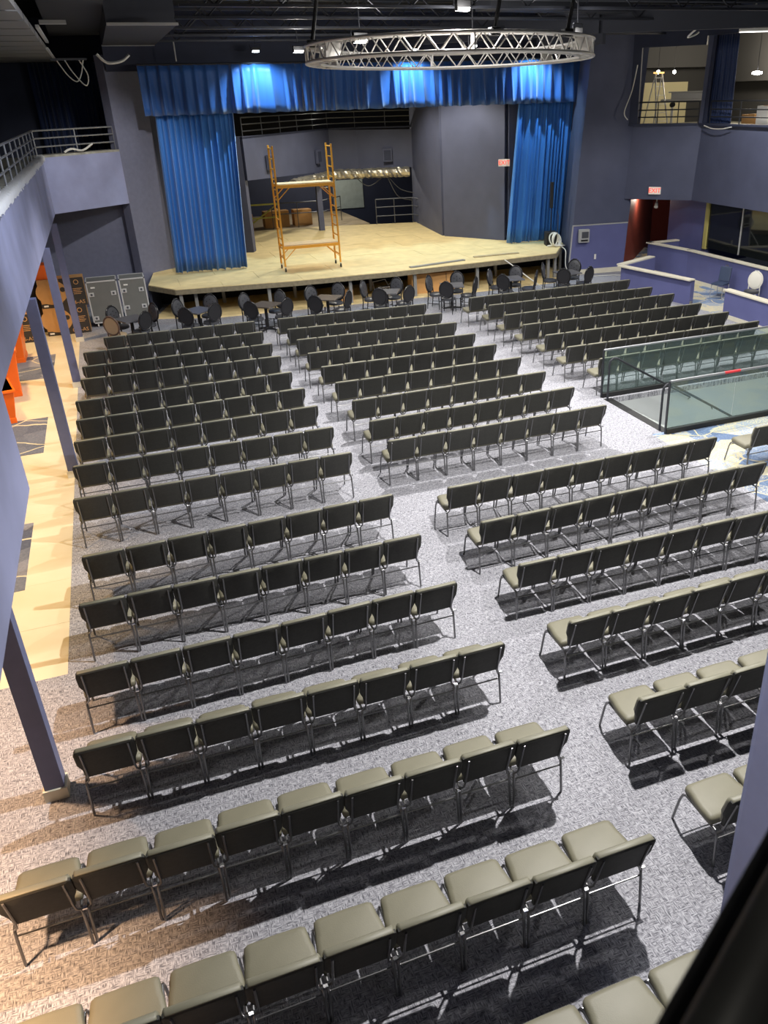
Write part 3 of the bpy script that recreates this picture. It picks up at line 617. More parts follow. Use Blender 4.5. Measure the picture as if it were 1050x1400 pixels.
# wall box, switch, camera
t = thing('hand_dryer', 'grey wall mounted dispenser box right of the stage', 'wall box', (15.74, 27.22, 1.38), radians(-6.5))
obj('body', MB().box(-.20, -.14, -.24, .20, 0, .22), M['grey'], t, bevel=.03); obj('face', MB().box(-.11, -.155, -.08, .15, -.13, .14), M['steelgrey'], t, bevel=.01)
obj('slot', MB().box(-.13, -.15, -.19, .13, -.135, -.13), M['black'], t)
t = thing('light_switch', 'white switch plate low on the wall right of the stage', 'switch', (16.25, 27.17, .60), radians(-6.5))
obj('plate', MB().box(-.04, -.012, -.09, .04, 0, .09), M['whitelab'], t, bevel=.004); obj('toggle', MB().box(-.01, -.025, -.03, .01, -.01, .03), M['whitelab'], t)
t = thing('security_camera', 'small white security camera under the red soffit', 'camera', (18.45, 26.75, 2.35))
obj('mount', MB().tube([(0, 0, .15), (0, 0, 0)], .025, 8), M['white'], t); obj('dome', MB().tube([(0, 0, 0), (-.1, -.12, -.12)], [.05, .07], 12), M['white'], t, 40)

# ------------------------------------------------------------------ speaker and coil on stage
t = thing('column_speaker', 'slim column loudspeaker on a subwoofer at the right stage edge', 'speaker', (15.02, 28.35, .95), radians(-15))
obj('subwoofer', MB().box(-.20, -.22, 0, .20, .22, .48), M['black'], t, bevel=.015); obj('pole', MB().tube([(0, 0, .48), (0, 0, 1.32)], .018, 8), M['black'], t, 40)
obj('column', MB().box(-.055, -.05, 1.3, .055, .06, 2.18), M['black'], t, bevel=.01)
t = thing('microphone_stand', 'thin dark stand beside the column loudspeaker', 'stand', (15.42, 28.55, .95))
obj('pole', MB().tube([(0, 0, .02), (0, 0, 1.0), (-.06, 0, 1.15)], .014, 8), M['steelgrey'], t, 40); obj('base', MB().lathe([(.13, 0), (.13, .02), (.02, .035)], 16), M['black'], t, 40)
t = thing('cable_coil', 'coiled white cable leaning on the subwoofer', 'cable', (15.0, 27.95, .95))
for k, (r, y) in enumerate(((.23, 0), (.19, -.05), (.15, -.02))):
    obj('loop', MB().tube([(r * cos(a * pi / 12), y + .12 * sin(a * pi / 12 + k), .25 + .22 * sin(a * pi / 12)) for a in range(24)], .028, 6, closed=True), M['cable'], t, 60)
obj('heap', MB().tube([(.30 * cos(a * .9), -.05 + .12 * sin(a * .7), .03 + .01 * (a % 3)) for a in range(9)], .03, 6), M['cable'], t, 60)
wire('pale cable hanging off the stage edge behind the chairs', [(12.2, 26.3, .97), (12.4, 26.1, .8), (12.9, 25.6, .35), (13.3, 25.3, .03)], M['cable'], .018)
wire('pale cable hanging from the right stage corner', [(15.1, 27.6, .97), (15.15, 27.4, .85), (15.0, 27.1, .4), (15.1, 26.9, .08)], M['cable'], .018)
wire('thin cable lying on the floor below the wall dispenser', [(15.6, 26.7, .02), (16.6, 26.5, .02), (17.2, 26.0, .02), (17.5, 26.1, .02)], M['cable'], .012)
for k, (x0, y0, x1, y1, lab) in enumerate(((8.9, 26.62, 11.0, 27.0, 'long grey board lying on the stage front edge'), (11.5, 27.35, 13.2, 27.30, 'narrow wooden board lying right on the stage'))):
    a = atan2(y1 - y0, x1 - x0); L = hypot(x1 - x0, y1 - y0)
    tag(obj('board', MB().box(0, -.07, 0, L, .07, .035), M['plyedge'] if k else M['stud'], bevel=.003, loc=(x0, y0, .956), rot=(0, 0, a)), lab, 'board')

# under-stage things
t = thing('cardboard_box', 'yellow brown carton under the stage front', 'box', (9.75, 26.95, .05), radians(-4))
obj('carton', MB().box(-.75, -.25, 0, .75, .3, .62), M['card'], t, bevel=.006); obj('seam', MB().box(.45, -.256, 0, .47, -.245, .62), M['cardprint'], t); obj('flap', MB().box(-.75, -.25, .62, .75, .02, .632), M['card'], t)
t = thing('folded_chair', 'tangled grey folding chair lying under the stage', 'chair', (8.1, 27.2, .05))
obj('tube_frame', MB().tube([(-.3, -.1, .03), (-.35, 0, .45), (.1, .05, .5), (.3, 0, .05)], .015, 6), M['rail'], t, 40); obj('tube_frame', MB().tube([(-.1, .1, .03), (.25, -.1, .4), (.45, .0, .42), (.4, .1, .03)], .015, 6), M['rail'], t, 40)
obj('seat', MB().box(-.15, -.12, .25, .25, .15, .28), M['rail'], t, bevel=.008)
t = thing('cardboard_box', 'small brown carton under the stage behind the tables', 'box', (6.75, 27.0, .05)); obj('carton', MB().box(-.2, -.2, 0, .2, .2, .35), M['card'], t, bevel=.005); obj('flap', MB().box(-.2, -.2, .35, .2, 0, .36), M['card'], t)

# ------------------------------------------------------------------ flight cases
for k, (x0, x1) in enumerate(((-1.08, -.20), (-.15, .60))):
    wd = x1 - x0; t = thing('flight_case', ['upright grey flight case beside the cardboard boxes', 'upright grey flight case nearer the stage'][k], 'flight case', ((x0 + x1) / 2, 27.15, 0)); h = 1.36; a = wd / 2
    obj('body', MB().box(-a + .01, .01, .13, a - .01, .78, h - .01), M['case'], t)
    for xx in (-a, a - .035):
        for yy in (0, .76): obj('edge_strip', MB().box(xx, yy, .12, xx + .035, yy + .035, h), M['alu'], t)
    for zz in (.12, h - .035, ):
        for yy in (0, .76): obj('edge_strip', MB().box(-a, yy, zz, a, yy + .035, zz + .035), M['alu'], t)
        for xx in (-a, a - .035): obj('edge_strip', MB().box(xx, 0, zz, xx + .035, .79, zz + .035), M['alu'], t)
    for xx in (-a + .11, a - .15):
        for zz in ((.95, .45) if k else (.92, .22)): l = obj('latch', MB().box(xx - .07, -.012, zz, xx + .07, .01, zz + .12), M['alu'], t, bevel=.004); obj('catch', MB().box(xx - .03, -.02, zz + .03, xx + .03, -.01, zz + .09), M['steelgrey'], l)
    for xx in (-a + .12, a - .12):
        for yy in (.1, .68): obj('caster', MB().tube([(xx - .02, yy, .06), (xx + .02, yy, .06)], .06, 12), M['white'], t, 40)
    obj('label_plate', MB().box(-a + .12, -.004, h - .2, -a + .24, .012, h - .16), M['whitelab'], t)

# ------------------------------------------------------------------ cardboard boxes on the aisle
def tv_box(lab, x0, x1, y, z, h, d=.55):
    t = thing('cardboard_box', lab, 'box', ((x0 + x1) / 2, y, z)); a = (x1 - x0) / 2
    obj('carton', MB().box(-a, 0, 0, a, d, h), M['card'], t, bevel=.006)
    f = MB(); f.box(-.04, -.003, .0, a, .0, h); obj('print_panel', f, M['cardprint'], t)
    obj('print_panel', MB().box(-a, -.003, 0, -.04, 0, h * .16), M['cardprint'], t)
    pts = [(-.28 + .42 * cos(q * pi / 16), .10 + h * .42 + .42 * .82 * sin(q * pi / 16)) for q in range(32)]
    c = MB(); b = [(p[0], -.006, p[1] if p[1] < h else h) for p in pts]; c.v += b; c.f.append(tuple(range(32)))
    obj('print_circle', c, M['card'], t)
    obj('print_badge', MB().tube([(0.02, -.008, h * .62), (.02, -.004, h * .62)], .07, 16), M['cardprint'], t)
    text_mesh('006-AS', .15, .001, M['cardlabel'], 'lettering', t, (a - .28, -.006, h * .13))
    obj('print_ring', MB().tube([(a - .2 + .06 * cos(q * pi / 8), -.006, h * .84 + .06 * sin(q * pi / 8)) for q in range(16)], .010, 5, closed=True), M['cardlabel'], t)
    for q in range(4): obj('print_line', MB().box(a - .32, -.006, h * (.60 - .06 * q), a - .08 - .04 * (q % 2), -.003, h * (.62 - .06 * q)), M['cardlabel'], t)
    obj('shipping_label', MB().box(-a + .05, -.008, h * .05, -a + .17, -.004, h * .11), M['whitelab'], t)
tv_box('lower of two stacked printed cartons beside the flight cases', -2.35, -1.17, 26.7, 0, .80)
tv_box('upper of two stacked printed cartons beside the flight cases', -2.33, -1.10, 26.7, .80, .80)
tv_box('dark printed carton left of the two stacked cartons', -3.75, -2.62, 26.2, 0, .80)
t = thing('cardboard_box', 'tall dark carton wedged behind the left carton', 'box', (-2.75, 27.3, 0)); obj('carton', MB().box(-.35, 0, 0, .35, .4, 1.5), M['cardprint'], t, bevel=.006); obj('flap', MB().box(-.35, 0, 1.5, .35, .2, 1.51), M['card'], t)
t = thing('plastic_bin', 'orange bin standing on top of the stacked cartons', 'bin', (-2.15, 27.0, 1.60)); obj('bin_body', MB().loft([[(-.25, -.2, 0), (.25, -.2, 0), (.25, .2, 0), (-.25, .2, 0)], [(-.3, -.24, .38), (.3, -.24, .38), (.3, .24, .38), (-.3, .24, .38)]]), M['orange'], t, bevel=.01); obj('rim', MB().box(-.32, -.26, .36, .32, .26, .41), M['orange'], t, bevel=.01)
for k, (x, y, h) in enumerate(((-3.05, 24.4, 1.15), (-2.98, 21.3, 1.10), (-3.0, 19.3, .75))):
    t = thing('plastic_bin', ['tall orange bin by the far rug, nearest the cartons', 'tall orange bin, middle one along the left aisle', 'low orange bin, nearest the camera along the left aisle'][k], 'bin', (x, y, 0), .1 * k)
    obj('bin_body', MB().loft([[(-.22, -.4, .03), (.22, -.4, .03), (.22, .4, .03), (-.22, .4, .03)], [(-.33, -.5, h), (.33, -.5, h), (.33, .5, h), (-.33, .5, h)]]), M['orange'], t, bevel=.02)
    obj('rim', MB().box(-.35, -.52, h - .06, .35, .52, h), M['orange'], t, bevel=.01); obj('base', MB().box(-.24, -.42, 0, .24, .42, .12), M['orange'], t, bevel=.01)

# ------------------------------------------------------------------ stacking chairs
def outline_seat(ins, z):
    P = []
    half = [(.0, .205), (.225, .205), (.256, .215), (.262, .25), (.262, .36), (.252, .44), (.240, .51), (.235, .58), (.228, .612), (.20, .63), (.0, .635)]
    sx = lambda x: max(0, x - ins) if x > 0 else 0
    pts = [(sx(x), y + (ins if y < .24 else (-ins if y > .5 else 0))) for x, y in half]
    R = pts[1:-1]
    P = [(x, y, z) for x, y in [pts[0]] + R + [pts[-1]]] + [(-x, y, z) for x, y in R[::-1]]
    return P
seat_mesh = MB().loft([outline_seat(.015, .395), outline_seat(0, .41), outline_seat(0, .452), outline_seat(.012, .470), outline_seat(.045, .478)]).mesh('seat', M['seat'], 'all')
def back_outline(ins, off, zt=.875, zb=.43):
    # points in the plane of the back; off = distance forward of the rear face
    half = [(0, zb), (.20, zb), (.220, zb + .02), (.224, .54), (.234, .60), (.250, .64), (.262, .67), (.264, .82), (.255, .855), (.235, zt), (0, zt)]
    out = []
    def pt(x, z):
        zz = min(max(z, zb + ins), zt - ins); y = (zt - z) * .27 ; return (x, y + off, zz)
    R = [(max(0, x - ins), z) for x, z in half[1:-1]]
    return [pt(0, zb)] + [pt(x, z) for x, z in R] + [pt(0, zt)] + [pt(-x, z) for x, z in R[::-1]]
back_mesh = MB().loft([back_outline(.012, .000, zb=.50), back_outline(.006, .006, zb=.49), back_outline(.006, .050, zb=.49), back_outline(.014, .072, .868, .495), back_outline(.045, .082, .85, .51)]).mesh('backrest', M['backcush'], 'all')
panel_mesh = MB().loft([back_outline(.014, -.006, .862, .475), back_outline(.0, .002, .862, .47), back_outline(.0, .034, .862, .47), back_outline(.008, .040, .862, .475)]).mesh('back_panel', M['backdark'], 40)
def legm(s, front):
    if front: p = [(s * .250, .700, .012), (s * .244, .640, .30), (s * .240, .612, .37), (s * .237, .575, .398)]
    else: p = [(s * .250, .106, .012), (s * .246, .122, .30), (s * .243, .130, .375), (s * .240, .158, .398)]
    return MB().tube(p, .0125, 8).mesh('leg', M['leg'], 50)
leg_meshes = [legm(s, f_) for s in (-1, 1) for f_ in (0, 1)]
foot_mesh = None
rail_meshes = [MB().tube([(s * .240, .150, .398), (s * .237, .580, .398)], .0125, 8).mesh('side_rail', M['leg'], 50) for s in (-1, 1)]
cross_mesh = MB().tube([(-.245, .124, .33), (.245, .124, .33)], .008, 6).mesh('stretcher', M['leg'], 50)
cross2_mesh = MB().tube([(-.243, .63, .335), (.243, .63, .335)], .008, 6).mesh('stretcher', M['leg'], 50)
upr = [MB().tube([(s * .240, .132, .39), (s * .212, .108, .43), (s * .205, .088, .50), (s * .205, .028, .72), (s * .205, -.006, .835)], .010, 6).mesh('back_frame', M['leg'], 50) for s in (-1, 1)]
clip_mesh = bev(MB().box(.245, .118, .385, .285, .150, .405).mesh('ganging_clip', M['chrome']), .003, 1)
def make_chair(label, group):
    t = thing('stacking_chair', label, 'chair', group=group)
    for n, me in [('seat', seat_mesh), ('backrest', back_mesh), ('back_panel', panel_mesh), ('stretcher', cross_mesh), ('stretcher', cross2_mesh), ('side_rail', rail_meshes[0]), ('side_rail', rail_meshes[1]), ('back_frame', upr[0]), ('back_frame', upr[1]), ('ganging_clip', clip_mesh)] + [('leg', m_) for m_ in leg_meshes]:
        o = link(n, me, t)
        if n == 'back_panel': o['label'] = 'charcoal rear panel'
    return t
ROWS = [('A', 1, -0.748, 22.066, 0.5361, 7, -0.89), ('A', 2, -1.210, 20.813, 0.5274, 8, -0.14), ('A', 3, -1.228, 19.551, 0.5295, 8, 0.34), ('A', 4, -1.259, 18.560, 0.5312, 8, -2.12),
 ('A', 5, -1.339, 17.030, 0.5384, 8, 0.81), ('A', 6, -1.316, 15.861, 0.5365, 8, 0.15), ('A', 7, -1.341, 14.707, 0.5388, 8, -0.01), ('A', 8, -1.343, 13.538, 0.5377, 8, -0.84),
 ('A', 9, -1.312, 12.202, 0.5315, 8, 0.23), ('A', 10, -1.181, 10.301, 0.5310, 8, 1.32), ('A', 11, -1.207, 9.079, 0.5286, 8, -0.18), ('A', 12, -1.225, 7.706, 0.5297, 8, 1.10),
 ('A', 13, -1.232, 6.473, 0.5315, 8, -0.49), ('A', 14, -1.745, 5.059, 0.5285, 9, -0.28), ('A', 15, -1.72, 3.69, 0.5265, 9, -0.2), ('A', 16, .91, 2.39, 0.528, 4, 0),
 ('B', 1, 3.583, 21.963, 0.5158, 8, -2.75), ('B', 2, 3.601, 20.731, 0.5140, 8, -2.80), ('B', 3, 3.598, 19.620, 0.5110, 8, -2.48), ('B', 4, 3.571, 18.334, 0.5135, 8, -1.66),
 ('B', 5, 3.607, 17.144, 0.5167, 8, -0.68), ('B', 6, 3.607, 15.912, 0.5228, 8, -0.18), ('B', 7, 3.624, 14.675, 0.5211, 8, 0.88), ('B', 8, 3.605, 13.473, 0.5278, 8, 1.32), ('B', 9, 3.620, 12.405, 0.5276, 8, -0.15),
 ('C', 1, 9.037, 21.872, 0.5350, 10, 0.17), ('C', 2, 9.169, 20.771, 0.5179, 10, -1.27), ('C', 3, 9.072, 19.545, 0.5338, 10, 1.03), ('C', 4, 9.058, 18.407, 0.5284, 10, -0.94),
 ('C', 5, 9.103, 17.268, 0.5248, 10, -0.84), ('C', 6, 9.053, 16.131, 0.5342, 10, -0.31), ('C', 7, 9.243, 15.02, 0.5343, 10, .6),
 ('D', 1, 3.859, 10.273, 0.5327, 9, -0.22), ('D', 2, 3.867, 9.057, 0.5355, 9, 0.48), ('D', 3, 3.846, 7.826, 0.5312, 8, -1.2), ('D', 4, 3.814, 6.494, 0.5340, 6, 0.00), ('D', 5, 3.788, 5.100, 0.5400, 5, -1.0), ('D', 6, 3.77, 3.74, .53, 3, 0),
 ('E', 1, 9.49, 10.33, .53, 2, 0)]
BL = dict(A='left seating block', B='middle front block', C='right front block', D='right rear block', E='far right block')
ORD = ['first', 'second', 'third', 'fourth', 'fifth', 'sixth', 'seventh', 'eighth', 'ninth', 'tenth', 'eleventh', 'twelfth', 'thirteenth', 'fourteenth', 'fifteenth', 'sixteenth']
proto = None
for blk, rn, x0, y0, pch, n, deg in ROWS:
    a = radians(deg); g = 'olive stacking chairs in the ' + BL[blk]
    for k in range(n):
        c = k + .5; rr = random.Random(rn * 31 + k * 7 + ord(blk)); sl_ = 0
        x = x0 + cos(a) * pch * c; y = y0 + sin(a) * pch * c + rr.uniform(-.012, .012)
        row_word = ('front row' if rn == 1 else ORD[rn - 1] + ' row from the stage')
        pos = {0: 'leftmost', n - 1: 'rightmost'}.get(k, ORD[k] + ' from left')
        if blk in 'E': lab = 'olive padded chair on the patterned carpet at the right edge, ' + ('left one' if k == 0 else 'right one')
        elif blk == 'A' and rn == 16: lab = 'olive padded chair in the nearest row by the handrail, %s visible' % pos
        else: lab = 'olive padded chair, %s in the %s, %s' % (pos, row_word, BL[blk])
        rz = a + radians(rr.uniform(-.5, .5))
        if proto is None:
            proto = make_chair(lab, g); proto.location = (x, y, 0); proto.rotation_euler = (0, 0, rz)
        else: copy_tree(proto, lab, (x, y, 0), rz, g)

# ------------------------------------------------------------------ banquet chairs and cafe tables
def oval(cx, cz, rx, rz_, y, n=24, tilt=.12): return [(cx + rx * cos(2 * pi * k / n), y - (cz + rz_ * sin(2 * pi * k / n) - .5) * tilt, cz + rz_ * sin(2 * pi * k / n)) for k in range(n)]
def make_banquet(label, fr, front, rear, group):
    t = thing('banquet_chair', label, 'chair', group=group)
    # origin centre of seat, faces +Y, back at -Y
    obj('back_frame', MB().tube(oval(0, .74, .215, .25, -.21), .022, 8, closed=True), fr, t, 'all')
    b = obj('back_cushion', MB().loft([oval(0, .74, .12, .15, -.165), oval(0, .74, .19, .225, -.18), oval(0, .74, .20, .235, -.205)]), front, t, 40)
    tb = MB().lathe([(.001, 0), (.014, .003), (.001, .008)], 8).mesh('tuft_button', M['blacklac'], 'all')
    if front is M['tuft']:
        for i, (x, z) in enumerate(((0, .74), (-.09, .80), (.09, .80), (-.09, .68), (.09, .68), (0, .86), (0, .62))): link('tuft_button', tb, b, (x, -.160 - (z - .5) * .12, z), (radians(-90), 0, 0))
    obj('back_panel', MB().loft([oval(0, .74, .20, .235, -.208), oval(0, .74, .19, .225, -.222)]), rear, t, 40)
    for i, (x, r) in enumerate(((-.05, .018), (0, .026), (.05, .018))): obj('finial', MB().lathe([(.002, 0), (r, .01), (r, .025), (.002, .04)], 10), fr, t, 'all', loc=(x, -.27, .985))
    obj('seat', MB().loft([[((.21 if i != 2 else .205) * s_ * (1 + 0) * cos(2 * pi * k / 24) * 1.08, .215 * s_ * sin(2 * pi * k / 24) * 1.02, z) for k in range(24)] for i, (s_, z) in enumerate(((.97, .40), (1.02, .42), (1.0, .465), (.8, .485)))]), front if front is M['tan'] else M['tuft'], t, 50)
    for s in (-1, 1):
        obj('leg', MB().tube([(s * .19, .18, .40), (s * .185, .19, 0)], [.018, .012], 8), fr, t, 40)
        obj('leg', MB().tube([(s * .17, -.24, 0), (s * .175, -.19, .40), (s * .17, -.20, .60)], [.013, .018, .018], 8), fr, t, 40)
        obj('stretcher', MB().tube([(s * .185, .185, .18), (s * .172, -.215, .18)], .009, 6), fr, t)
    obj('stretcher', MB().tube([(-.185, .187, .24), (.185, .187, .24)], .009, 6), fr, t)
    return t
def make_table(label, top, group):
    t = thing('cafe_table', label, 'table', group=group)
    obj('table_top', MB().box(-.36, -.36, .71, .36, .36, .745), top, t, bevel=.006)
    obj('pedestal', MB().tube([(0, 0, .04), (0, 0, .71)], .045, 12), M['black'], t, 40)
    for k in range(4): a = k * pi / 2; obj('foot', MB().tube([(0, 0, .06), (.3 * cos(a), .3 * sin(a), .025)], [.035, .02], 8), M['black'], t, 40)
    return t
BG = 'black oval-back chairs around the small tables'
bproto = None; tproto = {}
G = [[(-0.46, 25.19), (-0.58, 23.81), (0.355, 23.97), (0.63, 25.01)], [(1.26, 25.2), (1.41, 23.9), (2.30, 25.41), (2.28, 24.13)], [(3.14, 25.06), (3.14, 23.88), (4.23, 25.04), (4.26, 23.80)], [(5.13, 25.14), (4.99, 23.73), (6.07, 25.24), (6.01, 23.84)],
     [(6.86, 25.17), (6.90, 23.82), (7.91, 25.11), (7.92, 23.73)], [(8.86, 24.84), (9.05, 23.71), (9.97, 25.03), (10.11, 23.88)], [(10.97, 24.88), (11.03, 23.89), (12.02, 25.00), (12.21, 23.90)], [(13.0, 25.04), (13.08, 23.82), (14.26, 25.09), (14.05, 23.70)]]
for gi, pts in enumerate(G):
    cx = sum(p[0] for p in pts) / 4; cy = sum(p[1] for p in pts) / 4 + .02; tn = ORD[gi] + ' small table from left'
    key = 'b' if gi in (2, 3) else 'g'; lab = ('square brown cafe table' if key == 'b' else 'square dark cafe table') + ' before the stage, ' + ORD[gi] + ' from left'
    if key not in tproto: tproto[key] = make_table(lab, M['tabletop'] if key == 'b' else M['tablegrey'], 'cafe tables before the stage'); tproto[key].location = (cx, cy, 0); tproto[key].rotation_euler = (0, 0, radians(28 + 9 * gi))
    else: copy_tree(tproto[key], lab, (cx, cy, 0), radians(28 + 9 * gi))
    far = sorted(pts, key=lambda p: -p[1])[:2]
    for p in pts:
        isfar = p in far; side = 'left' if p[0] < cx else 'right'
        d = Vector((cx - p[0], cy - p[1])); d.normalize(); rz = atan2(d.y, d.x) - pi / 2 + radians(random.uniform(-14, 14))
        loc = (p[0] + d.x * .27, p[1] + d.y * .27, 0)
        if gi == 0 and p == pts[1]:
            tp = make_banquet('tan oval-back banquet chair by the flight cases', M['tanframe'], M['tan'], M['tan'], None); tp.location = loc; tp.rotation_euler = (0, 0, rz); continue
        lab = 'black oval-back chair on the %s %s side of the %s' % ('far' if isfar else 'near', side, tn)
        if bproto is None: bproto = make_banquet(lab, M['blacklac'], M['tuft'], M['blackfab'], BG); bproto.location = loc; bproto.rotation_euler = (0, 0, rz)
        else: copy_tree(bproto, lab, loc, rz, BG)
tag(obj('jacket', MB().loft([[(.42 * s_ * cos(k * pi / 8) * (1 + .2 * sin(k * 2.1)), .20 * s_ * sin(k * pi / 8), z) for k in range(16)] for s_, z in ((1, 0), (.9, .07), (.55, .11), (.2, .10))]), M['blackfab'], smooth='all', loc=(-.15, 23.5, 0)), 'dark bundle of cloth on the floor by the first small table', 'cloth')
# odd chairs by the long half wall
t = make_banquet('white oval-back chair against the long half wall', M['white'], M['white'], M['white'], None); t.location = (17.75, 20.4, 0); t.rotation_euler = (0, 0, radians(120))
t = thing('banquet_chair', 'navy padded chair with chrome frame against the long half wall', 'chair', (17.65, 21.75, 0), radians(115))
obj('seat', MB().box(-.21, -.21, .42, .21, .22, .48), M['blue'], t, bevel=.02)
T_ = Matrix.Translation((0, -.21, .48)) @ Matrix.Rotation(radians(12), 4, 'X'); obj('backrest', MB().box(-.19, -.03, 0, .19, .03, .46, T_), M['blue'], t, bevel=.025)
for s in (-1, 1):
    obj('leg', MB().tube([(s * .19, .2, .42), (s * .2, .22, 0)], .012, 8), M['chrome'], t, 40); obj('leg', MB().tube([(s * .19, -.2, .46), (s * .2, -.27, 0)], .012, 8), M['chrome'], t, 40)
obj('handle', MB().tube([(-.05, -.31, .93), (-.03, -.315, .97), (.03, -.315, .97), (.05, -.31, .93)], .014, 8), M['chrome'], t, 40)

# ------------------------------------------------------------------ ceiling
struct('ceiling', MB().box(-5.4, -3, 8.6, 27, 44, 8.8), M['ceiling'])
def joist(y, x0, x1, z0=7.6, z1=8.25):
    t = bpy.data.objects.new('trim_joist', None); COL.objects.link(t); t.location = (x0, y, z0); t['kind'] = 'structure'; L = x1 - x0; h = z1 - z0
    obj('bottom_chord', MB().box(0, -.05, 0, L, .05, .05), M['joist'], t); obj('top_chord', MB().box(0, -.05, h - .05, L, .05, h), M['steel'], t)
    n = int(L / .65); f = MB()
    for k in range(n): f.tube([(k * L / n, 0, .03 if k % 2 else h - .04), ((k + 1) * L / n, 0, h - .04 if k % 2 else .03)], .018, 5)
    o = obj('web', f, M['steel'], t); o['kind'] = 'stuff'
for y, x0, x1 in ((13.1, 2.0, 18.8), (15.75, 2.0, 18.8), (18.4, 1.9, 18.8), (21.03, 2.05, 18.8), (23.8, 1.85, 18.8), (26.4, 2.0, 18.8), (28.6, 2.1, 18.8)): joist(y, x0, x1)
for k, (y, z) in enumerate(((19.7, 7.9), (22.4, 7.75), (25.0, 7.7), (27.4, 7.72), (17.0, 7.95))):
    tag(obj('ceiling_pipe', MB().tube([(0, 0, 0), (15.5, 0, 0)], .035 + .01 * (k % 2), 8), M['joist'], smooth=40, loc=(2.6, y, z)), 'long dark pipe running under the ceiling, %s from the stage' % ['fourth', 'third', 'second', 'first', 'fifth'][k], 'pipe')
# ducts and beams
tag(obj('ceiling_duct', MB().box(0, 0, 0, 4.2, .7, .55), M['steel'], bevel=.02, loc=(9.0, 20.2, 7.75), rot=(0, 0, radians(8))), 'boxy dark air duct above the ring truss', 'duct')
struct('trim_beam', MB().wall((9.5, 26.0), (12.9, 21.8), 7.35, 7.85, .25).wall((12.9, 21.8), (19, 18.6), 7.35, 7.85, .25), M['soffit'])
struct('trim_beam_2', MB().wall((12.6, 24.8), (12.9, 21.6), 7.1, 8.6, .1), M['soffit'])
# soffits on the left
f = MB(); f.prism([(.70, 22.0), (2.2, 22.4), (2.2, 30.8), (.72, 30.0)], 7.58, 8.6); struct('trim_soffit', f, M['soffit'])
f = MB(); f.prism([(-.5, 9), (.62, 9), (.70, 22.0), (2.0, 22.35), (2.0, 31), (-.70, 31.8), (-.60, 21.6)], 7.95, 8.6); struct('trim_soffit_2', f, M['soffit'])
f = MB(); f.box(-.62, 21.55, 7.55, -.10, 21.75, 7.62); f.box(.70, 21.9, 7.55, 2.2, 22.02, 7.6); f.box(.70, 29.7, 7.56, 2.2, 29.8, 7.6); struct('trim_soffit_3', f, M['grey'])
f = MB()
for k in range(11): f.box(-5.2, 14 + k * 1.75, 7.30, -.72, 15.55 + k * 1.75, 7.42)
o = struct('trim_slats', f, M['slat'])
tag(obj('torn_trim', MB().prism([(0, 0), (.07, 0), (.07, 5.2), (.0, 5.0)], 0, .06), M['plastic'], loc=(-.72, 21.9, 7.5)), 'peeling white edge strip on the near left soffit', 'strip')
tag(obj('torn_trim', MB().prism([(0, 0), (.06, 0), (.06, 7.0), (.0, 6.8)], 0, .05), M['plastic'], loc=(-.72, 31.9 - 6, 7.3)), 'peeling white edge strip on the far left soffit', 'strip')
wire('white wire tangle hanging from the left ceiling, left strand', [(-.55, 27, 7.1), (-.35, 27, 6.75), (-.15, 27, 6.6), (.0, 27, 6.8), (.1, 27, 7.1)], M['cable'], .018)
wire('white wire tangle hanging from the left ceiling, right strand', [(-.35, 27, 7.1), (-.2, 27, 6.8), (.05, 27, 6.5), (.15, 27, 6.75), (.0, 27, 7.1)], M['cable'], .018)
wire('bright white hooked wire hanging under the left soffit', [(.42, 24, 7.1), (.62, 24, 6.92), (.95, 24, 6.95), (1.15, 24, 7.08)], M['cable'], .035)
tag(obj('hanging_bracket', MB().box(-.5, -.05, 0, .4, .05, .05), M['steelgrey'], loc=(-.2, 27, 7.1)), 'small dark bracket holding the wire tangle', 'bracket')
wire('long pale cable hanging down the dark wall right of the stage', [(17.35, 26.9, 6.75), (17.2, 26.9, 6.0), (16.95, 26.9, 5.35), (17.1, 26.9, 5.1)], M['cable'], .018)
wire('white curved wire under the ceiling at upper right', [(15.4, 21.2, 7.40), (15.6, 21.8, 7.26), (15.8, 21.8, 7.3), (15.95, 21.8, 7.38)], M['cable'], .025)
wire('white curved wire along the top of the right balcony front', [(18.85, 25.0, 4.9), (18.8, 24.5, 4.82), (18.8, 24.0, 4.82), (18.85, 23.6, 4.88)], M['cable'], .018)
wire('torn white strip on the ledge of the left balcony', [(-.9, 28.55, 4.82), (-.7, 28.65, 4.9), (-.4, 28.9, 4.84), (-.1, 29.1, 5.0)], M['cable'], .03)
# hanging fluorescent fixture at right
t = thing('strip_light', 'lit white strip light fixture hanging at the upper right', 'lamp', (15.9, 20.0, 7.27))
obj('housing', MB().box(-.02, -.06, 0, 1.5, .06, .07), M['white'], t, bevel=.01, rot=(0, 0, radians(-20))); obj('diffuser', MB().box(0, -.05, -.02, 1.48, .05, .0), M['tubelit'], t, rot=(0, 0, radians(-20))); obj('hanger', MB().tube([(.34, -.1, .07), (.30, -.1, 1.35)], .022, 6), M['white'], t)

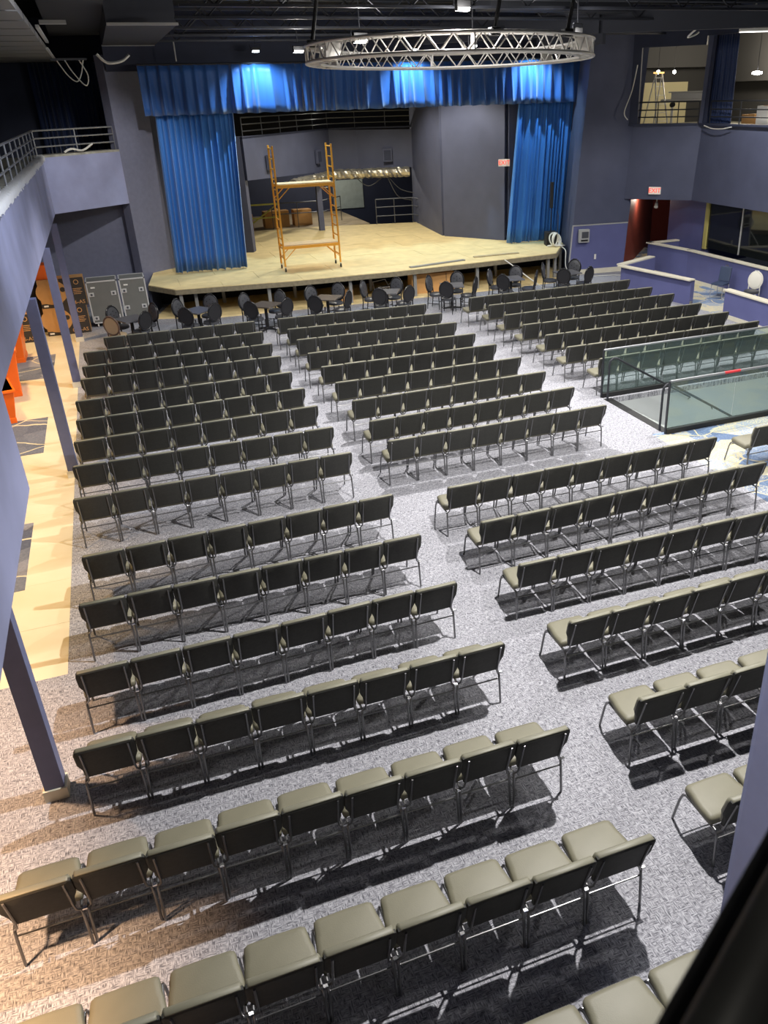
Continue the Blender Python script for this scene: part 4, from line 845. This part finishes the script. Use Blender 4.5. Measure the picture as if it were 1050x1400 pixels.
# ------------------------------------------------------------------ ring truss
D_, R_ = 18.0, 2.72; ux_, uy_ = .3666, .9304
C = (ux_ * D_, uy_ * D_); rt = thing('ring_truss', 'round aluminium box truss hanging from the ceiling', 'truss', (C[0], C[1], 6.60)); rt.rotation_euler = Matrix.Rotation(radians(-1.1), 3, Vector((uy_, -ux_, 0))).to_euler()
NS = 72
for r in (R_, R_ - .27):
    for z in (0, .27): obj('chord', MB().tube([(r * cos(2 * pi * k / NS), r * sin(2 * pi * k / NS), z) for k in range(NS)], .027, 8, closed=True), M['truss'], rt, 'all')
bl = MB().tube([(0, 0, 0), (0, 0, 1)], .012, 6).mesh('brace', M['truss'], 40)
def put(me, name, a, b, parent):
    a = Vector(a); b = Vector(b); d = b - a; o = link(name, me, parent, a); o.rotation_euler = d.to_track_quat('Z', 'Y').to_euler(); o.scale = (1, 1, d.length); return o
for r in (R_, R_ - .27):
    for k in range(NS):
        a0 = 2 * pi * k / NS; a1 = 2 * pi * (k + 1) / NS; z0, z1 = (0, .27) if k % 2 else (.27, 0)
        put(bl, 'brace', (r * cos(a0), r * sin(a0), z0), (r * cos(a1), r * sin(a1), z1), rt)
f = MB()
for k in range(NS):
    a0 = 2 * pi * k / NS; a1 = 2 * pi * (k + 1) / NS
    for z in (0, .27): f.tube([((R_ if k % 2 else R_ - .27) * cos(a0), (R_ if k % 2 else R_ - .27) * sin(a0), z), ((R_ - .27 if k % 2 else R_) * cos(a1), (R_ - .27 if k % 2 else R_) * sin(a1), z)], .012, 5)
o = obj('flat_lacing', f, M['truss'], rt); o['kind'] = 'stuff'
for k in range(6):
    a = 2 * pi * k / 6 + .3; obj('joint_plate', MB().box(-.29, -.012, -.02, .02, .012, .29), M['truss'], rt, loc=(R_ * cos(a), R_ * sin(a), 0), rot=(0, 0, a))
for k, (a, lab) in enumerate(((-95, 'middle'), (-60, 'right'), (172, 'left'))):
    x = C[0] + (R_ - .13) * cos(radians(a)); y = C[1] + (R_ - .13) * sin(radians(a)); tt = thing('truss_hanger', 'black %s strap holding the ring truss to the ceiling' % lab, 'hanger', (x, y, 6.92))
    obj('strap', MB().tube([(0, 0, 0), (.12, 0, .55), (.16, 0, .75)], .035, 8), M['black'], tt, 40); obj('clamp', MB().box(-.08, -.08, -.06, .08, .08, .06), M['black'], tt, bevel=.01)
# visible work lights
def work_light(lab, loc, face, rz=0, hang=.5, s=1, pw=0):
    t = thing('work_light', lab, 'lamp', loc, rz)
    obj('housing', MB().box(-.15 * s, -.05, -.07 * s, .15 * s, .05, .09 * s), M['black'], t, bevel=.012); obj('lens', MB().loft([[(-.10 * s, -.052, -.075 * s), (.10 * s, -.052, -.075 * s), (.10 * s, .03, -.075 * s), (-.10 * s, .03, -.075 * s)], [(-.13 * s, -.056, -.02 * s), (.13 * s, -.056, -.02 * s), (.13 * s, .045, -.071 * s), (-.13 * s, .045, -.071 * s)]]), face, t)
    obj('yoke', MB().tube([(-.19 * s, 0, 0), (-.19 * s, 0, .16), (.19 * s, 0, .16), (.19 * s, 0, 0)], .012, 6), M['steel'], t); obj('stem', MB().tube([(0, 0, .16), (0, 0, 8.62 - loc[2])], .014, 6), M['steel'], t)
work_light('bright work light just above the left of the ring truss', (6.05, 20.9, 7.22), M['lamp'], .35, .4, 1.3)
work_light('bright work light at the top edge above the ring truss', (7.46, 18.15, 7.62), M['lamp'], .3, .3, 1.2)
work_light('bright work light at the right end of the ring truss', (10.15, 18.2, 7.16), M['lamp'], .5, .45)
work_light('bright work light just left of the ring truss', (5.5, 25.0, 7.2), M['lamp'], .2, .4)
work_light('small work light inside the ring truss', (8.2, 19.4, 7.0), M['lamp'], .3, .6, .6)
for k, x in enumerate((4.95, 9.95, 14.35)): work_light('lamp lighting the valance, %s of three' % ['left', 'middle', 'right'][k], (x, 28.33, 7.36), M['lampblue'], 0, .25, .8)
tag(obj('sprinkler_head', MB().tube([(0, 0, 0), (0, 0, .55)], .02, 6), M['grey'], loc=(2.65, 28.58, 7.1)), 'small pipe drop above the left end of the valance', 'pipe')

# ------------------------------------------------------------------ near column and balcony handrail
t = thing('square_column', 'pale periwinkle column at the lower right beside the handrail', 'column', (2.58, 1.85, 0))
obj('shaft', MB().box(-.33, -.35, .12, .33, .35, 8.6), M['collar'], t, bevel=.04); obj('base_block', MB().box(-.37, -.39, 0, .37, .39, .14), M['cream'], t, bevel=.01)
hr = thing('balcony_handrail', 'black balcony handrail crossing the lower right corner', 'handrail', (0.36, 0.354, 4.5))
HD = Vector((.87, .494)).normalized(); HN = Vector((HD.y, -HD.x))
def hp(u, v): return (HD.x * u + HN.x * v, HD.y * u + HN.y * v)
obj('cap', MB().prism([hp(-.6, 0), hp(1.6, 0), hp(1.6, .30), hp(-.6, .30)], .85, .90), M['railblack'], hr, bevel=.008)
obj('rail_tube', MB().tube([(*hp(-.6, .045), .935), (*hp(1.6, .045), .935)], .022, 14), M['railtube'], hr, 'all')
obj('infill_panel', MB().prism([hp(-.6, .10), hp(1.6, .10), hp(1.6, .13), hp(-.6, .13)], 0, .85), M['railblack'], hr)
for u in (-.5, .5, 1.5): obj('rail_post', MB().tube([(*hp(u, .16), 0), (*hp(u, .16), .86)], .02, 8), M['railblack'], hr, 40)
struct('floor', MB().prism([(-.95, -.2), (.64, .70), (2.2, 1.50), (3.6, 1.5), (3.6, -3), (-1.05, -3)], 4.3, 4.5), M['walldark'])
